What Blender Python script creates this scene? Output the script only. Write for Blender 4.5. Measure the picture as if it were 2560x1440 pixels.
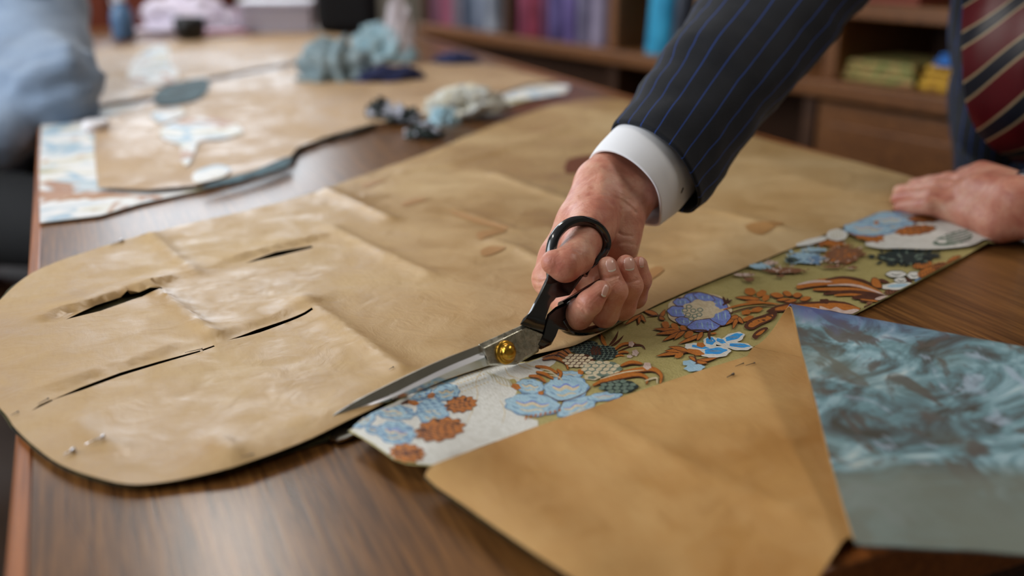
import bpy, bmesh, math, random
import numpy as np
from mathutils import Vector, Matrix, noise
from mathutils.geometry import delaunay_2d_cdt, tessellate_polygon

for o in list(bpy.data.objects):
    bpy.data.objects.remove(o)
scene = bpy.context.scene
COL = scene.collection
random.seed(7)

# ------------------------------------------------------------------ camera
TZ = 0.76                                  # height of the table top
FPX = 35.0 / 36.0 * 2560
TH, PI_ = math.radians(23.4), math.atan(895 / FPX)
CAM = Vector((0, 0, TZ + 0.28))
FW = Vector((math.sin(TH) * math.cos(PI_), math.cos(TH) * math.cos(PI_), -math.sin(PI_)))
RT = Vector((math.cos(TH), -math.sin(TH), 0))
UP = RT.cross(FW)
cd = bpy.data.cameras.new('camera')
cam = bpy.data.objects.new('camera', cd)
COL.objects.link(cam)
cam.matrix_world = Matrix(((RT.x, UP.x, -FW.x, CAM.x), (RT.y, UP.y, -FW.y, CAM.y), (RT.z, UP.z, -FW.z, CAM.z), (0, 0, 0, 1)))
cd.lens = 35
cd.sensor_width = 36
cd.clip_start = 0.02
cd.dof.use_dof = True
cd.dof.focus_distance = 0.71
cd.dof.aperture_fstop = 2.8
scene.camera = cam
scene.view_settings.view_transform = 'Standard'
scene.view_settings.look = 'None'
scene.view_settings.gamma = 1
scene.view_settings.use_curve_mapping = False
scene.view_settings.exposure = 0.5

# ------------------------------------------------------------------ world and large lights
w = bpy.data.worlds.new('world')
scene.world = w
w.use_nodes = True
w.node_tree.nodes['Background'].inputs[0].default_value = (0.75, 0.86, 1.0, 1)
w.node_tree.nodes['Background'].inputs[1].default_value = 0.6

def area(name, loc, rot, sx, sy, power, col):
    l = bpy.data.lights.new(name, 'AREA')
    l.shape = 'RECTANGLE'; l.size = sx; l.size_y = sy; l.energy = power; l.color = col
    o = bpy.data.objects.new(name, l); COL.objects.link(o)
    o.location = loc; o.rotation_euler = rot
    return o
R90 = math.pi / 2
# daylight entering the back and the left windows (the lamps sit in the window openings)
area('window_light_back', (0.0, 5.35, 1.9), (-R90, 0, 0), 2.4, 1.5, 32, (0.86, 0.93, 1.0))
area('window_light_left', (-2.42, 1.7, 1.9), (0, -R90, 0), 1.5, 3.0, 62, (0.86, 0.93, 1.0))

def rgb(r, g, b):
    def f(c):
        c /= 255.0
        return c / 12.92 if c <= 0.04045 else ((c + 0.055) / 1.055) ** 2.4
    return (f(r), f(g), f(b), 1)

# ------------------------------------------------------------------ pixel <-> place helpers
def ray(x, y):
    return FW + RT * ((x - 1280) / FPX) - UP * ((y - 720) / FPX)
def PD(x, y, d):
    return CAM + ray(x, y) * d
def PT(x, y, z=0.0):                       # the point at height z above the table top
    D = ray(x, y)
    return CAM + D * ((TZ + z - CAM.z) / D.z)
def PS(x, y, hf, dz=0.0):                  # the point on a height field above the table
    z = 0.0
    for _ in range(5):
        p = PT(x, y, z)
        z = hf(p.x, p.y) + dz
    return PT(x, y, z)
def catmull(pts, n=6, closed=False):
    out = []
    N = len(pts)
    rng = N if closed else N - 1
    for i in range(rng):
        g = (lambda k: pts[k % N]) if closed else (lambda k: pts[max(0, min(N - 1, k))])
        p0, p1, p2, p3 = g(i - 1), g(i), g(i + 1), g(i + 2)
        for s in range(n):
            t = s / n
            out.append(tuple(0.5 * ((2 * b) + (-a + c) * t + (2 * a - 5 * b + 4 * c - d) * t * t + (-a + 3 * b - 3 * c + d) * t ** 3)
                             for a, b, c, d in zip(p0, p1, p2, p3)))
    if not closed:
        out.append(tuple(pts[-1]))
    return out
def nz(x, y, z, s=1.0):
    return noise.noise(Vector((x * s, y * s, z)))

# ------------------------------------------------------------------ object helpers
def props(o, label=None, cat=None, group=None, kind=None):
    if label: o['label'] = label
    if cat: o['category'] = cat
    if group: o['group'] = group
    if kind: o['kind'] = kind
    return o
def empty(name, loc, label, cat, group=None):
    o = bpy.data.objects.new(name, None); COL.objects.link(o)
    o.location = loc; o.empty_display_size = 0.05
    return props(o, label, cat, group)
def link(name, me, mats, parent=None, smooth=True):
    o = bpy.data.objects.new(name, me); COL.objects.link(o)
    for m in (mats if isinstance(mats, (list, tuple)) else [mats]):
        me.materials.append(m)
    if smooth:
        me.polygons.foreach_set('use_smooth', [True] * len(me.polygons))
    if parent:
        o.parent = parent
        o.matrix_parent_inverse = Matrix.Translation(-parent.location) @ Matrix.Identity(4) if parent.parent is None and parent.type == 'EMPTY' else Matrix.Identity(4)
    return o
def mesh_of(name, verts, faces, mi=None, uvs=None):
    me = bpy.data.meshes.new(name)
    me.from_pydata([tuple(v) for v in verts], [], faces)
    if mi is not None:
        me.polygons.foreach_set('material_index', mi)
    if uvs is not None:
        uvl = me.uv_layers.new(name='UVMap')
        for l in me.loops:
            uvl.data[l.index].uv = uvs[l.vertex_index]
    me.update()
    return me
def solid(o, t, off=-1):
    m = o.modifiers.new('solid', 'SOLIDIFY'); m.thickness = t; m.offset = off
    e = o.modifiers.new('split', 'EDGE_SPLIT'); e.split_angle = math.radians(50); e.use_edge_sharp = False
    return m
def subsurf(o, n=1):
    m = o.modifiers.new('sub', 'SUBSURF'); m.levels = n; m.render_levels = n
def bevel(o, wd, seg=2):
    m = o.modifiers.new('bev', 'BEVEL'); m.width = wd; m.segments = seg; m.limit_method = 'ANGLE'
class MB:
    def __init__(s): s.v = []; s.f = []
    def box(s, x0, x1, y0, y1, z0, z1, M=None):
        b = len(s.v)
        for x in (x0, x1):
            for y in (y0, y1):
                for z in (z0, z1):
                    p = Vector((x, y, z)); s.v.append(M @ p if M else p)
        s.f += [tuple(b + i for i in q) for q in ((0, 1, 3, 2), (4, 6, 7, 5), (0, 4, 5, 1), (2, 3, 7, 6), (0, 2, 6, 4), (1, 5, 7, 3))]
        return s
    def tube(s, pts, radii, n=12, cap=True, ax=None, flat=1.0):
        b = len(s.v); N = len(pts)
        pts = [Vector(p) for p in pts]
        for i, p in enumerate(pts):
            t = (pts[min(i + 1, N - 1)] - pts[max(i - 1, 0)]).normalized()
            a = ax.copy() if ax else Vector((0, 0, 1))
            if abs(t.dot(a)) > 0.95 and not ax: a = Vector((1, 0, 0))
            u = t.cross(a).normalized(); v = u.cross(t).normalized()
            r = radii[i] if isinstance(radii, (list, tuple)) else radii
            for k in range(n):
                an = 2 * math.pi * k / n
                s.v.append(p + u * (math.cos(an) * r) + v * (math.sin(an) * r * flat))
        for i in range(N - 1):
            for k in range(n):
                k2 = (k + 1) % n
                s.f.append((b + i * n + k, b + i * n + k2, b + (i + 1) * n + k2, b + (i + 1) * n + k))
        if cap:
            s.f.append(tuple(b + k for k in range(n))[::-1])
            s.f.append(tuple(b + (N - 1) * n + k for k in range(n)))
        return s
    def lathe(s, M, prof, n=32):
        b = len(s.v); N = len(prof)
        for r, h in prof:
            for k in range(n):
                an = 2 * math.pi * k / n
                s.v.append(M @ Vector((r * math.cos(an), r * math.sin(an), h)))
        for i in range(N - 1):
            for k in range(n):
                k2 = (k + 1) % n
                s.f.append((b + i * n + k, b + i * n + k2, b + (i + 1) * n + k2, b + (i + 1) * n + k))
        s.f.append(tuple(b + k for k in range(n))[::-1])
        s.f.append(tuple(b + (N - 1) * n + k for k in range(n)))
        return s
    def build(s, name, mat, parent=None, smooth=False):
        return link(name, mesh_of(name, s.v, s.f), mat, parent, smooth)

# ------------------------------------------------------------------ materials
def mat(name, col=(0.5, 0.5, 0.5, 1), rough=0.6, metal=0.0, spec=0.5, coat=0.0, sss=0.0):
    m = bpy.data.materials.new(name); m.use_nodes = True
    b = m.node_tree.nodes['Principled BSDF']
    b.inputs['Base Color'].default_value = col
    b.inputs['Roughness'].default_value = rough
    b.inputs['Metallic'].default_value = metal
    b.inputs['Specular IOR Level'].default_value = spec
    b.inputs['Coat Weight'].default_value = coat
    if sss:
        b.inputs['Subsurface Weight'].default_value = sss
        b.inputs['Subsurface Radius'].default_value = (0.9, 0.3, 0.15)
        b.inputs['Subsurface Scale'].default_value = 0.006
    return m
class NT:
    """small node graph helper"""
    def __init__(s, m):
        s.t = m.node_tree; s.b = s.t.nodes['Principled BSDF']
    def n(s, typ, **kw):
        nd = s.t.nodes.new(typ)
        for k, v in kw.items():
            if hasattr(nd, k): setattr(nd, k, v)
            else: nd.inputs[k].default_value = v
        return nd
    def l(s, a, b): s.t.links.new(a, b)
    def coord(s, scale=(1, 1, 1), rot=(0, 0, 0), kind='Object'):
        c = s.n('ShaderNodeTexCoord'); mp = s.n('ShaderNodeMapping')
        mp.inputs['Scale'].default_value = scale; mp.inputs['Rotation'].default_value = rot
        s.l(c.outputs[kind], mp.inputs[0]); return mp.outputs[0]
    def noise(s, vec, scale, detail=4, rough=0.55, dist=0.0):
        t = s.n('ShaderNodeTexNoise'); s.l(vec, t.inputs['Vector'])
        t.inputs['Scale'].default_value = scale; t.inputs['Detail'].default_value = detail
        t.inputs['Roughness'].default_value = rough; t.inputs['Distortion'].default_value = dist
        return t.outputs['Fac']
    def ramp(s, fac, stops, interp='LINEAR'):
        r = s.n('ShaderNodeValToRGB'); r.color_ramp.interpolation = interp
        e = r.color_ramp.elements
        while len(e) < len(stops): e.new(0.5)
        for el, (p, c) in zip(e, stops):
            el.position = p; el.color = c if len(c) == 4 else (*c, 1)
        s.l(fac, r.inputs[0]); return r.outputs[0]
    def mix(s, fac, a, b, mode='MIX'):
        m = s.n('ShaderNodeMix'); m.data_type = 'RGBA'; m.blend_type = mode
        for inp, v in ((m.inputs[0], fac), (m.inputs[6], a), (m.inputs[7], b)):
            if hasattr(v, 'links') or hasattr(v, 'is_linked'): s.l(v, inp)
            else: inp.default_value = v
        return m.outputs[2]
    def math(s, op, a, b=0.0, c=0.0):
        m = s.n('ShaderNodeMath'); m.operation = op
        for inp, v in zip(m.inputs, (a, b, c)):
            if hasattr(v, 'is_linked'): s.l(v, inp)
            else: inp.default_value = v
        return m.outputs[0]
    def bump(s, h, strength=0.3, dist=0.001):
        b = s.n('ShaderNodeBump'); b.inputs['Strength'].default_value = strength; b.inputs['Distance'].default_value = dist
        s.l(h, b.inputs['Height']); s.l(b.outputs[0], s.b.inputs['Normal'])
    def color(s, c): s.l(c, s.b.inputs['Base Color'])
    def rough(s, r): s.l(r, s.b.inputs['Roughness'])
W4 = lambda v: (v, v, v, 1)

def wood(name, dark, mid, light, rough=0.35, grain=(55, 2.2, 55), spec=0.5, coat=0.0):
    m = mat(name, rough=rough, spec=spec, coat=coat); g = NT(m)
    v = g.coord(grain); f1 = g.noise(v, 1.0, 8, 0.62, 0.4)
    v2 = g.coord((grain[0] * 5, grain[1] * 3.5, grain[2] * 5)); f2 = g.noise(v2, 1.0, 4, 0.6)
    v3 = g.coord((2.5, 1.2, 2.5)); f3 = g.noise(v3, 1.0, 3)
    c = g.ramp(f1, [(0.3, dark), (0.5, mid), (0.72, light)])
    c = g.mix(g.ramp(f2, [(0.40, W4(1)), (0.62, W4(0))]), c, dark)
    c2 = g.mix(0.6, c, g.ramp(f2, [(0.35, dark), (0.55, mid), (0.8, light)]))
    c3 = g.mix(g.ramp(f3, [(0.35, W4(0)), (0.7, W4(0.45))]), c2, light)
    g.color(c3)
    g.rough(g.ramp(f3, [(0.3, W4(rough * 0.85)), (0.7, W4(rough * 1.25))]))
    g.bump(f2, 0.10, 0.0006)
    return m
M_top = wood('table_wood', rgb(70, 42, 20), rgb(116, 76, 38), rgb(152, 104, 54), 0.30, (72, 4.0, 72))
M_edge = wood('edge_wood', rgb(120, 66, 28), rgb(158, 90, 40), rgb(182, 112, 54), 0.4)
M_dark = wood('dark_wood', rgb(42, 22, 10), rgb(70, 40, 18), rgb(96, 58, 28), 0.5)
M_shelf = wood('shelf_wood', rgb(84, 48, 22), rgb(120, 74, 36), rgb(150, 98, 52), 0.45)
M_red = wood('red_wood', rgb(70, 26, 14), rgb(108, 44, 24), rgb(140, 66, 40), 0.4)

def kraft(name, base, dark, light, rough=0.5):
    m = mat(name, rough=rough, spec=0.42); g = NT(m)
    v = g.coord()
    big = g.noise(v, 5.0, 5, 0.6, 0.8)
    mid = g.noise(v, 28.0, 6, 0.65, 0.6)
    fib = g.noise(g.coord((260, 60, 260), (0, 0, 0.5)), 1.0, 3, 0.6)
    c = g.ramp(big, [(0.3, dark), (0.5, base), (0.68, light)])
    c = g.mix(g.ramp(mid, [(0.42, W4(0)), (0.7, W4(0.35))]), c, light)
    c = g.mix(g.ramp(fib, [(0.45, W4(0)), (0.75, W4(0.22))]), c, dark)
    g.color(c)
    g.rough(g.ramp(g.math('ADD', g.math('MULTIPLY', mid, .5), g.math('MULTIPLY', big, .5)), [(0.40, W4(rough * 0.62)), (0.60, W4(rough * 1.35))]))
    wr = g.noise(v, 38.0, 5, 0.55, 1.2)
    w2 = g.noise(v, 11.0, 3, 0.5, 0.6)
    s = g.math('ADD', g.math('MULTIPLY', wr, 0.5), g.math('MULTIPLY', w2, 1.2))
    g.bump(g.math('ADD', s, g.math('MULTIPLY', fib, 0.05)), 0.5, 0.0032)
    return m
M_kraft = kraft('kraft_paper', rgb(186, 151, 102), rgb(168, 130, 80), rgb(200, 170, 124))
M_kraft2 = kraft('kraft_paper_front', rgb(186, 139, 80), rgb(166, 116, 60), rgb(200, 158, 100), 0.6)
M_kraft3 = kraft('kraft_paper_far', rgb(184, 150, 112), rgb(168, 132, 92), rgb(200, 170, 134), 0.55)
M_tape = mat('brown_tape', rgb(178, 132, 80), 0.4)
M_tapedark = mat('old_dark_tape', rgb(120, 66, 22), 0.4)

def fabric(name, col, dark=None, scale=900, rough=0.75, bumpd=0.0004, sheen=0.0):
    m = mat(name, col, rough, spec=0.3); g = NT(m)
    v = g.coord((scale, scale, scale))
    wv = g.n('ShaderNodeTexWave'); g.l(v, wv.inputs['Vector']); wv.inputs['Scale'].default_value = 0.5
    wv.inputs['Distortion'].default_value = 1.0
    if dark:
        n1 = g.noise(g.coord(), 60, 4)
        c = g.mix(g.ramp(n1, [(0.35, W4(0)), (0.7, W4(1))]), col, dark)
        g.color(c)
    g.bump(wv.outputs['Fac'], 0.35, bumpd)
    if sheen: g.b.inputs['Sheen Weight'].default_value = sheen
    return m
M_under = fabric('brocade_reverse_dark', rgb(34, 30, 22), rgb(92, 84, 48))
M_black = mat('black_plastic', rgb(10, 10, 12), 0.35)

# ------------------------------------------------------------------ sheets lying on the table
def pip(x, y, poly):
    c = False; j = len(poly) - 1
    for i in range(len(poly)):
        xi, yi = poly[i][0], poly[i][1]; xj, yj = poly[j][0], poly[j][1]
        if (yi > y) != (yj > y) and x < (xj - xi) * (y - yi) / (yj - yi) + xi: c = not c
        j = i
    return c
def segd(x, y, pl):
    best = 9.0
    for i in range(len(pl) - 1):
        ax, ay = pl[i][0], pl[i][1]; bx, by = pl[i + 1][0], pl[i + 1][1]
        dx, dy = bx - ax, by - ay
        t = ((x - ax) * dx + (y - ay) * dy) / (dx * dx + dy * dy + 1e-12)
        t = max(0, min(1, t))
        d = math.hypot(x - ax - t * dx, y - ay - t * dy)
        if d < best: best = d
    return best
def pl(pts):                                # pixels -> table plane polyline
    return [(PT(*p).x, PT(*p).y) for p in pts]
def sheet(name, outline, hf, mats, step, thick, holes=(), parent=None, smooth_n=4, sharp=False):
    ol = list(outline) if sharp else catmull(outline, smooth_n, True)
    if sharp:
        o2 = []
        for i in range(len(ol)):
            a, b = ol[i], ol[(i + 1) % len(ol)]; k_ = max(1, int(math.hypot(a[0] - b[0], a[1] - b[1]) / 22))
            o2 += [(a[0] + (b[0] - a[0]) * q / k_, a[1] + (b[1] - a[1]) * q / k_) for q in range(k_)]
        ol = o2
    poly = [(lambda p: (p.x, p.y))(PS(x, y, hf)) for x, y in ol]
    # resample so edges are no longer than the step
    def dens(pg):
        out = []
        for i in range(len(pg)):
            a, b = pg[i], pg[(i + 1) % len(pg)]
            n = max(1, int(math.hypot(a[0] - b[0], a[1] - b[1]) / (step * 1.2)))
            out += [(a[0] + (b[0] - a[0]) * k / n, a[1] + (b[1] - a[1]) * k / n) for k in range(n)]
        return out
    poly = dens(poly)
    hpol = [dens([(lambda p: (p.x, p.y))(PT(x, y, 0.004)) for x, y in h]) for h in holes]
    vs = [Vector(p) for p in poly]; ed = [(i, (i + 1) % len(poly)) for i in range(len(poly))]
    for h in hpol:
        b = len(vs); vs += [Vector(p) for p in h]
        ed += [(b + i, b + (i + 1) % len(h)) for i in range(len(h))]
    x0 = min(p[0] for p in poly); x1 = max(p[0] for p in poly)
    y0 = min(p[1] for p in poly); y1 = max(p[1] for p in poly)
    cl = poly + [poly[0]]
    r = random.Random(3)
    nx = int((x1 - x0) / step); ny = int((y1 - y0) / step)
    pa = np.array(poly); pb = np.roll(pa, -1, 0)
    for i in range(1, nx):
        for j in range(1, ny):
            x = x0 + (i + 0.3 * (r.random() - 0.5) + (0.5 if j % 2 else 0)) * step; y = y0 + (j + 0.3 * (r.random() - 0.5)) * step
            c = ((pa[:, 1] > y) != (pb[:, 1] > y)) & (x < (pb[:, 0] - pa[:, 0]) * (y - pa[:, 1]) / (pb[:, 1] - pa[:, 1] + 1e-15) + pa[:, 0])
            if c.sum() % 2 == 0: continue
            if np.min((pa[:, 0] - x) ** 2 + (pa[:, 1] - y) ** 2) < (0.4 * step) ** 2: continue
            if any(pip(x, y, h) for h in hpol): continue
            vs.append(Vector((x, y)))
    res = delaunay_2d_cdt(vs, ed, [], 0, 1e-7)
    V, Fc = res[0], res[2]
    keep = []
    for f in Fc:
        cx = sum(V[i].x for i in f) / len(f); cy = sum(V[i].y for i in f) / len(f)
        if pip(cx, cy, poly) and not any(pip(cx, cy, h) for h in hpol):
            keep.append(tuple(f))
    verts = [(v.x, v.y, TZ + hf(v.x, v.y)) for v in V]
    me = mesh_of(name, verts, keep)
    bm = bmesh.new(); bm.from_mesh(me)
    bmesh.ops.delete(bm, geom=[v for v in bm.verts if not v.link_faces], context='VERTS')
    for f in bm.faces:
        if f.normal.z < 0: f.normal_flip()
    bm.to_mesh(me); bm.free()
    o = link(name, me, mats, parent)
    solid(o, thick, -1)
    return o

# ------------------------------------------------------------------ the room
def struct(name, mb, m, **k):
    o = mb.build(name, m); o['kind'] = 'structure'; return o
M_floor = wood('floor_wood', rgb(34, 22, 14), rgb(52, 36, 24), rgb(70, 50, 34), 0.5)
M_wall = mat('wall_paint', rgb(150, 142, 128), 0.9); g = NT(M_wall); g.bump(g.noise(g.coord(), 60, 4), 0.15, 0.002)
M_ceil = mat('ceiling_paint', rgb(190, 186, 178), 0.9); g = NT(M_ceil); g.bump(g.noise(g.coord(), 40, 4), 0.1, 0.002)
M_frame = mat('window_frame_paint', rgb(225, 222, 214), 0.5)
M_glass = mat('window_glass', (1, 1, 1, 1), 0.0); M_glass.node_tree.nodes['Principled BSDF'].inputs['Transmission Weight'].default_value = 1
XL, XR, Y0, Y1, ZC = -2.5, 3.0, -2.2, 5.45, 2.8
struct('floor', MB().box(XL - .1, XR + .1, Y0 - .1, Y1 + .1, -0.1, 0), M_floor)
struct('ceiling', MB().box(XL - .1, XR + .1, Y0 - .1, Y1 + .1, ZC, ZC + 0.1), M_ceil)
struct('wall_right', MB().box(XR, XR + .1, Y0, Y1, 0, ZC), M_wall)
struct('wall_front', MB().box(XL, XR, Y0 - .1, Y0, 0, ZC), M_wall)
b_ = MB()                                    # back wall with a window opening x -1.2..1.2, z 1.15..2.65
b_.box(XL, -1.2, Y1, Y1 + .1, 0, ZC).box(1.2, XR, Y1, Y1 + .1, 0, ZC).box(-1.2, 1.2, Y1, Y1 + .1, 0, 1.15).box(-1.2, 1.2, Y1, Y1 + .1, 2.65, ZC)
struct('wall_back', b_, M_wall)
b_ = MB()                                    # left wall with a window opening y 0.2..3.2
b_.box(XL - .1, XL, Y0, 0.2, 0, ZC).box(XL - .1, XL, 3.2, Y1, 0, ZC).box(XL - .1, XL, 0.2, 3.2, 0, 1.15).box(XL - .1, XL, 0.2, 3.2, 2.65, ZC)
struct('wall_left', b_, M_wall)
def window(name, back):
    b_ = MB(); p = MB()
    if back:
        for x in (-1.2, -0.03, 1.14): b_.box(x, x + .06, Y1 + .02, Y1 + .08, 1.15, 2.65)
        for z in (1.15, 1.87, 2.59): b_.box(-1.2, 1.2, Y1 + .025, Y1 + .075, z, z + .06)
        p.box(-1.17, 1.17, Y1 + .045, Y1 + .05, 1.18, 2.62)
    else:
        for y in (0.2, 1.2, 2.2, 3.14): b_.box(XL - .08, XL - .02, y, y + .06, 1.15, 2.65)
        for z in (1.15, 1.87, 2.59): b_.box(XL - .075, XL - .025, 0.2, 3.2, z, z + .06)
        p.box(XL - .055, XL - .05, 0.23, 3.17, 1.18, 2.62)
    o = b_.build(name, M_frame); o['kind'] = 'structure'
    p.build('window_pane', M_glass, o)
window('window_1', True); window('window_2', False)
# ceiling lamps
M_lampbody = mat('lamp_body', rgb(220, 220, 215), 0.4)
M_diff = mat('lamp_diffuser', (1, 1, 1, 1), 0.5)
M_diff.node_tree.nodes['Principled BSDF'].inputs['Emission Color'].default_value = (1, 0.95, 0.88, 1)
M_diff.node_tree.nodes['Principled BSDF'].inputs['Emission Strength'].default_value = 11.0
def ceiling_lamp(x, y, where):
    t = empty('ceiling_lamp', (x, y, ZC - .06), 'flat panel ceiling lamp ' + where, 'lamp', 'ceiling lamps')
    MB().box(x - .17, x + .17, y - .62, y + .62, ZC - .07, ZC - .001).build('lamp_housing', M_lampbody, t)
    MB().box(x - .15, x + .15, y - .6, y + .6, ZC - .076, ZC - .0702).build('diffuser', M_diff, t)
ceiling_lamp(0.30, 3.2, 'over the far end of the cutting table')
ceiling_lamp(-1.25, 1.3, 'left of the cutting table')
ceiling_lamp(1.95, 0.10, 'near the right wall, added to make the blade stripe shine')  # unseen lamp, added so the blade bevel has something bright to reflect

# ------------------------------------------------------------------ cutting table
TX0, TX1, TY0, TY1 = -0.061, 0.905, 0.30, 3.35
t = empty('cutting_table', ((TX0 + TX1) / 2, (TY0 + TY1) / 2, 0), 'long brown wooden cutting table with an orange-brown edge strip', 'table')
o = MB().box(TX0 + .010, TX1 - .010, TY0 + .010, TY1 - .010, TZ - .03, TZ).build('tabletop', M_top, t)
b_ = MB().box(TX0, TX0 + .010, TY0, TY1, TZ - .034, TZ + .0004).box(TX1 - .010, TX1, TY0, TY1, TZ - .034, TZ + .0004)
b_.box(TX0 + .010, TX1 - .010, TY0, TY0 + .010, TZ - .034, TZ + .0004).box(TX0 + .010, TX1 - .010, TY1 - .010, TY1, TZ - .034, TZ + .0004)
o = b_.build('edge_strip', M_edge, t); bevel(o, .002); o['label'] = 'orange-brown edge strip'
MB().box(TX0 + .06, TX1 - .06, TY0 + .06, TY0 + .085, TZ - .13, TZ - .03).box(TX0 + .06, TX1 - .06, TY1 - .085, TY1 - .06, TZ - .13, TZ - .03).box(
    TX0 + .06, TX0 + .085, TY0 + .085, TY1 - .085, TZ - .13, TZ - .03).box(TX1 - .085, TX1 - .06, TY0 + .085, TY1 - .085, TZ - .13, TZ - .03).build('apron', M_dark, t)
for lx in (TX0 + .09, TX1 - .09):
    for ly in (TY0 + .09, TY1 - .09):
        b_ = MB().lathe(Matrix.Translation((lx, ly, 0)), [(.022, 0), (.026, .02), (.03, .3), (.038, .55), (.038, TZ - .03)], 20)
        b_.build('leg', M_dark, t, True)

# ------------------------------------------------------------------ main kraft pattern on the dark fabric
RIDGE = [  # (pixels, height, width, hard side)
    ([(770, 470), (860, 510), (975, 562)], .0040, .012),
    ([(830, 585), (930, 635), (1075, 705)], .0036, .011),
    ([(760, 770), (860, 840), (1005, 950)], .0042, .012),
    ([(1240, 452), (1330, 485), (1430, 520)], .0036, .014),
    ([(1235, 622), (1300, 640), (1380, 690)], .0034, .011),
    ([(380, 735), (450, 790), (545, 865)], .0040, .007),
    ([(370, 590), (430, 650), (490, 700)], .0034, .009),
    ([(200, 1070), (220, 1100), (300, 1140)], .0018, .006),
    ([(545, 1130), (570, 1155), (590, 1175)], .0030, .005),
    ([(1640, 530), (1800, 545), (1960, 590)], .0024, .010),
    ([(1130, 530), (1210, 560), (1290, 590)], .0016, .006),
    ([(1010, 440), (1200, 400), (1420, 330)], .0018, .010),
]
RIDGE = [(pl(p), a * 1.35, w_ * .75) for p, a, w_ in RIDGE]
def crease(x, y):
    z = 0.0
    for p, a, w_ in RIDGE:
        bx0 = min(q[0] for q in p) - 4 * w_; bx1 = max(q[0] for q in p) + 4 * w_
        if not bx0 < x < bx1: continue
        d = segd(x, y, p)
        if d < 5 * w_: z += a * math.exp(-d / w_)
    return z
SLITS = [
    [(165, 802), (240, 766), (320, 738), (405, 727), (408, 733), (330, 752), (250, 781)],
    [(612, 662), (690, 633), (780, 617), (782, 622), (700, 644)],
    [(572, 856), (640, 828), (780, 783), (784, 787), (650, 835)],
    [(78, 1031), (100, 1014), (130, 1001), (132, 1004), (104, 1018)],
    [(128, 1003), (200, 972), (300, 935), (400, 906), (500, 879), (502, 882), (400, 912), (300, 943), (205, 978)],
    [(505, 877), (535, 868), (538, 870), (508, 880)],
]
LIFT = [([(165, 798), (300, 742), (405, 724)], .0045), ([(612, 658), (700, 628), (780, 613)], .003), ([(572, 852), (780, 780)], .0018), ([(200, 968), (300, 930), (400, 901)], .0022)]
LIFT = [(pl(p), a) for p, a in LIFT]
CUT = pl([(600, 1152), (700, 1122), (800, 1085), (880, 1048)])     # where the cut edge stands off the fabric
def h_main(x, y):
    z = .0052 + .0011 * nz(x, y, 1.3, 9) + .0006 * nz(x, y, 5.1, 26) + crease(x, y)
    for p, a in LIFT:
        d = segd(x, y, p)
        if d < .08:
            # only the far side of a slit bulges up
            s = 1.0 if y > p[0][1] + (p[-1][1] - p[0][1]) * (x - p[0][0]) / (p[-1][0] - p[0][0] + 1e-9) else 0.0
            z += s * a * math.exp(-(d / .022) ** 2)
    d = segd(x, y, CUT)
    if d < .1: z += .0045 * math.exp(-(d / .025) ** 2)
    return max(z, .0028)
MAIN = [(-75, 830), (0, 750), (60, 695), (140, 655), (300, 603), (430, 568), (600, 530), (760, 488), (900, 440), (1060, 385), (1180, 335), (1300, 288),
        (1420, 255), (1530, 247), (1650, 275), (1900, 346), (2130, 402), (2290, 447), (2320, 470), (2285, 500), (2228, 528),
        (2100, 571), (1900, 653), (1700, 735), (1600, 782), (1460, 853), (1400, 872), (1240, 908), (1010, 985), (930, 1022), (870, 1050), (780, 1094),
        (690, 1130), (580, 1167), (480, 1192), (400, 1206), (320, 1210), (230, 1190), (150, 1160), (90, 1118), (40, 1072), (18, 1040), (0, 1020), (-60, 950), (-95, 880)]
o = sheet('kraft_pattern_paper', MAIN, h_main, M_kraft, .0055, .0003, SLITS, smooth_n=3)
props(o, 'large brown kraft paper pattern with rounded left end, creased and slit', 'pattern paper')
main_paper = o
def patch(name, pts, hf, m, parent, dz=.0006, lab=None):
    oo = sheet(name, pts, lambda x, y: hf(x, y) + dz, m, .006, .0001, parent=parent, smooth_n=2)
    if lab: oo['label'] = lab
for pts, m, lab in [
    ([(1128, 533), (1140, 528), (1205, 548), (1268, 565), (1262, 573), (1200, 560)], M_tape, 'thin brown tape strip'),
    ([(1190, 585), (1210, 577), (1262, 572), (1258, 580), (1215, 592), (1200, 600)], M_tape, 'bent brown tape strip'),
    ([(1200, 628), (1225, 615), (1265, 618), (1240, 632), (1212, 640)], M_tape, 'short ochre tape strip'),
    ([(1862, 565), (1900, 552), (1958, 556), (1930, 572), (1905, 586), (1880, 580)], M_tape, 'brown tape patch by the strip'),
    ([(1603, 690), (1640, 665), (1660, 675), (1625, 700), (1606, 705)], M_tape, 'brown tape patch behind the fingers'),
    ([(905, 462), (930, 452), (968, 448), (940, 460), (915, 470)], M_tape, 'small ochre tape mark'),
    ([(1005, 508), (1040, 496), (1072, 497), (1040, 508), (1010, 516)], M_tape, 'small brown tape mark'),
    ([(1420, 398), (1470, 388), (1500, 392), (1490, 418), (1440, 432), (1412, 430)], M_tapedark, 'dark brown tape patch behind the wrist')]:
    patch('tape_patch', pts, h_main, m, main_paper, lab=lab)

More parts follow.
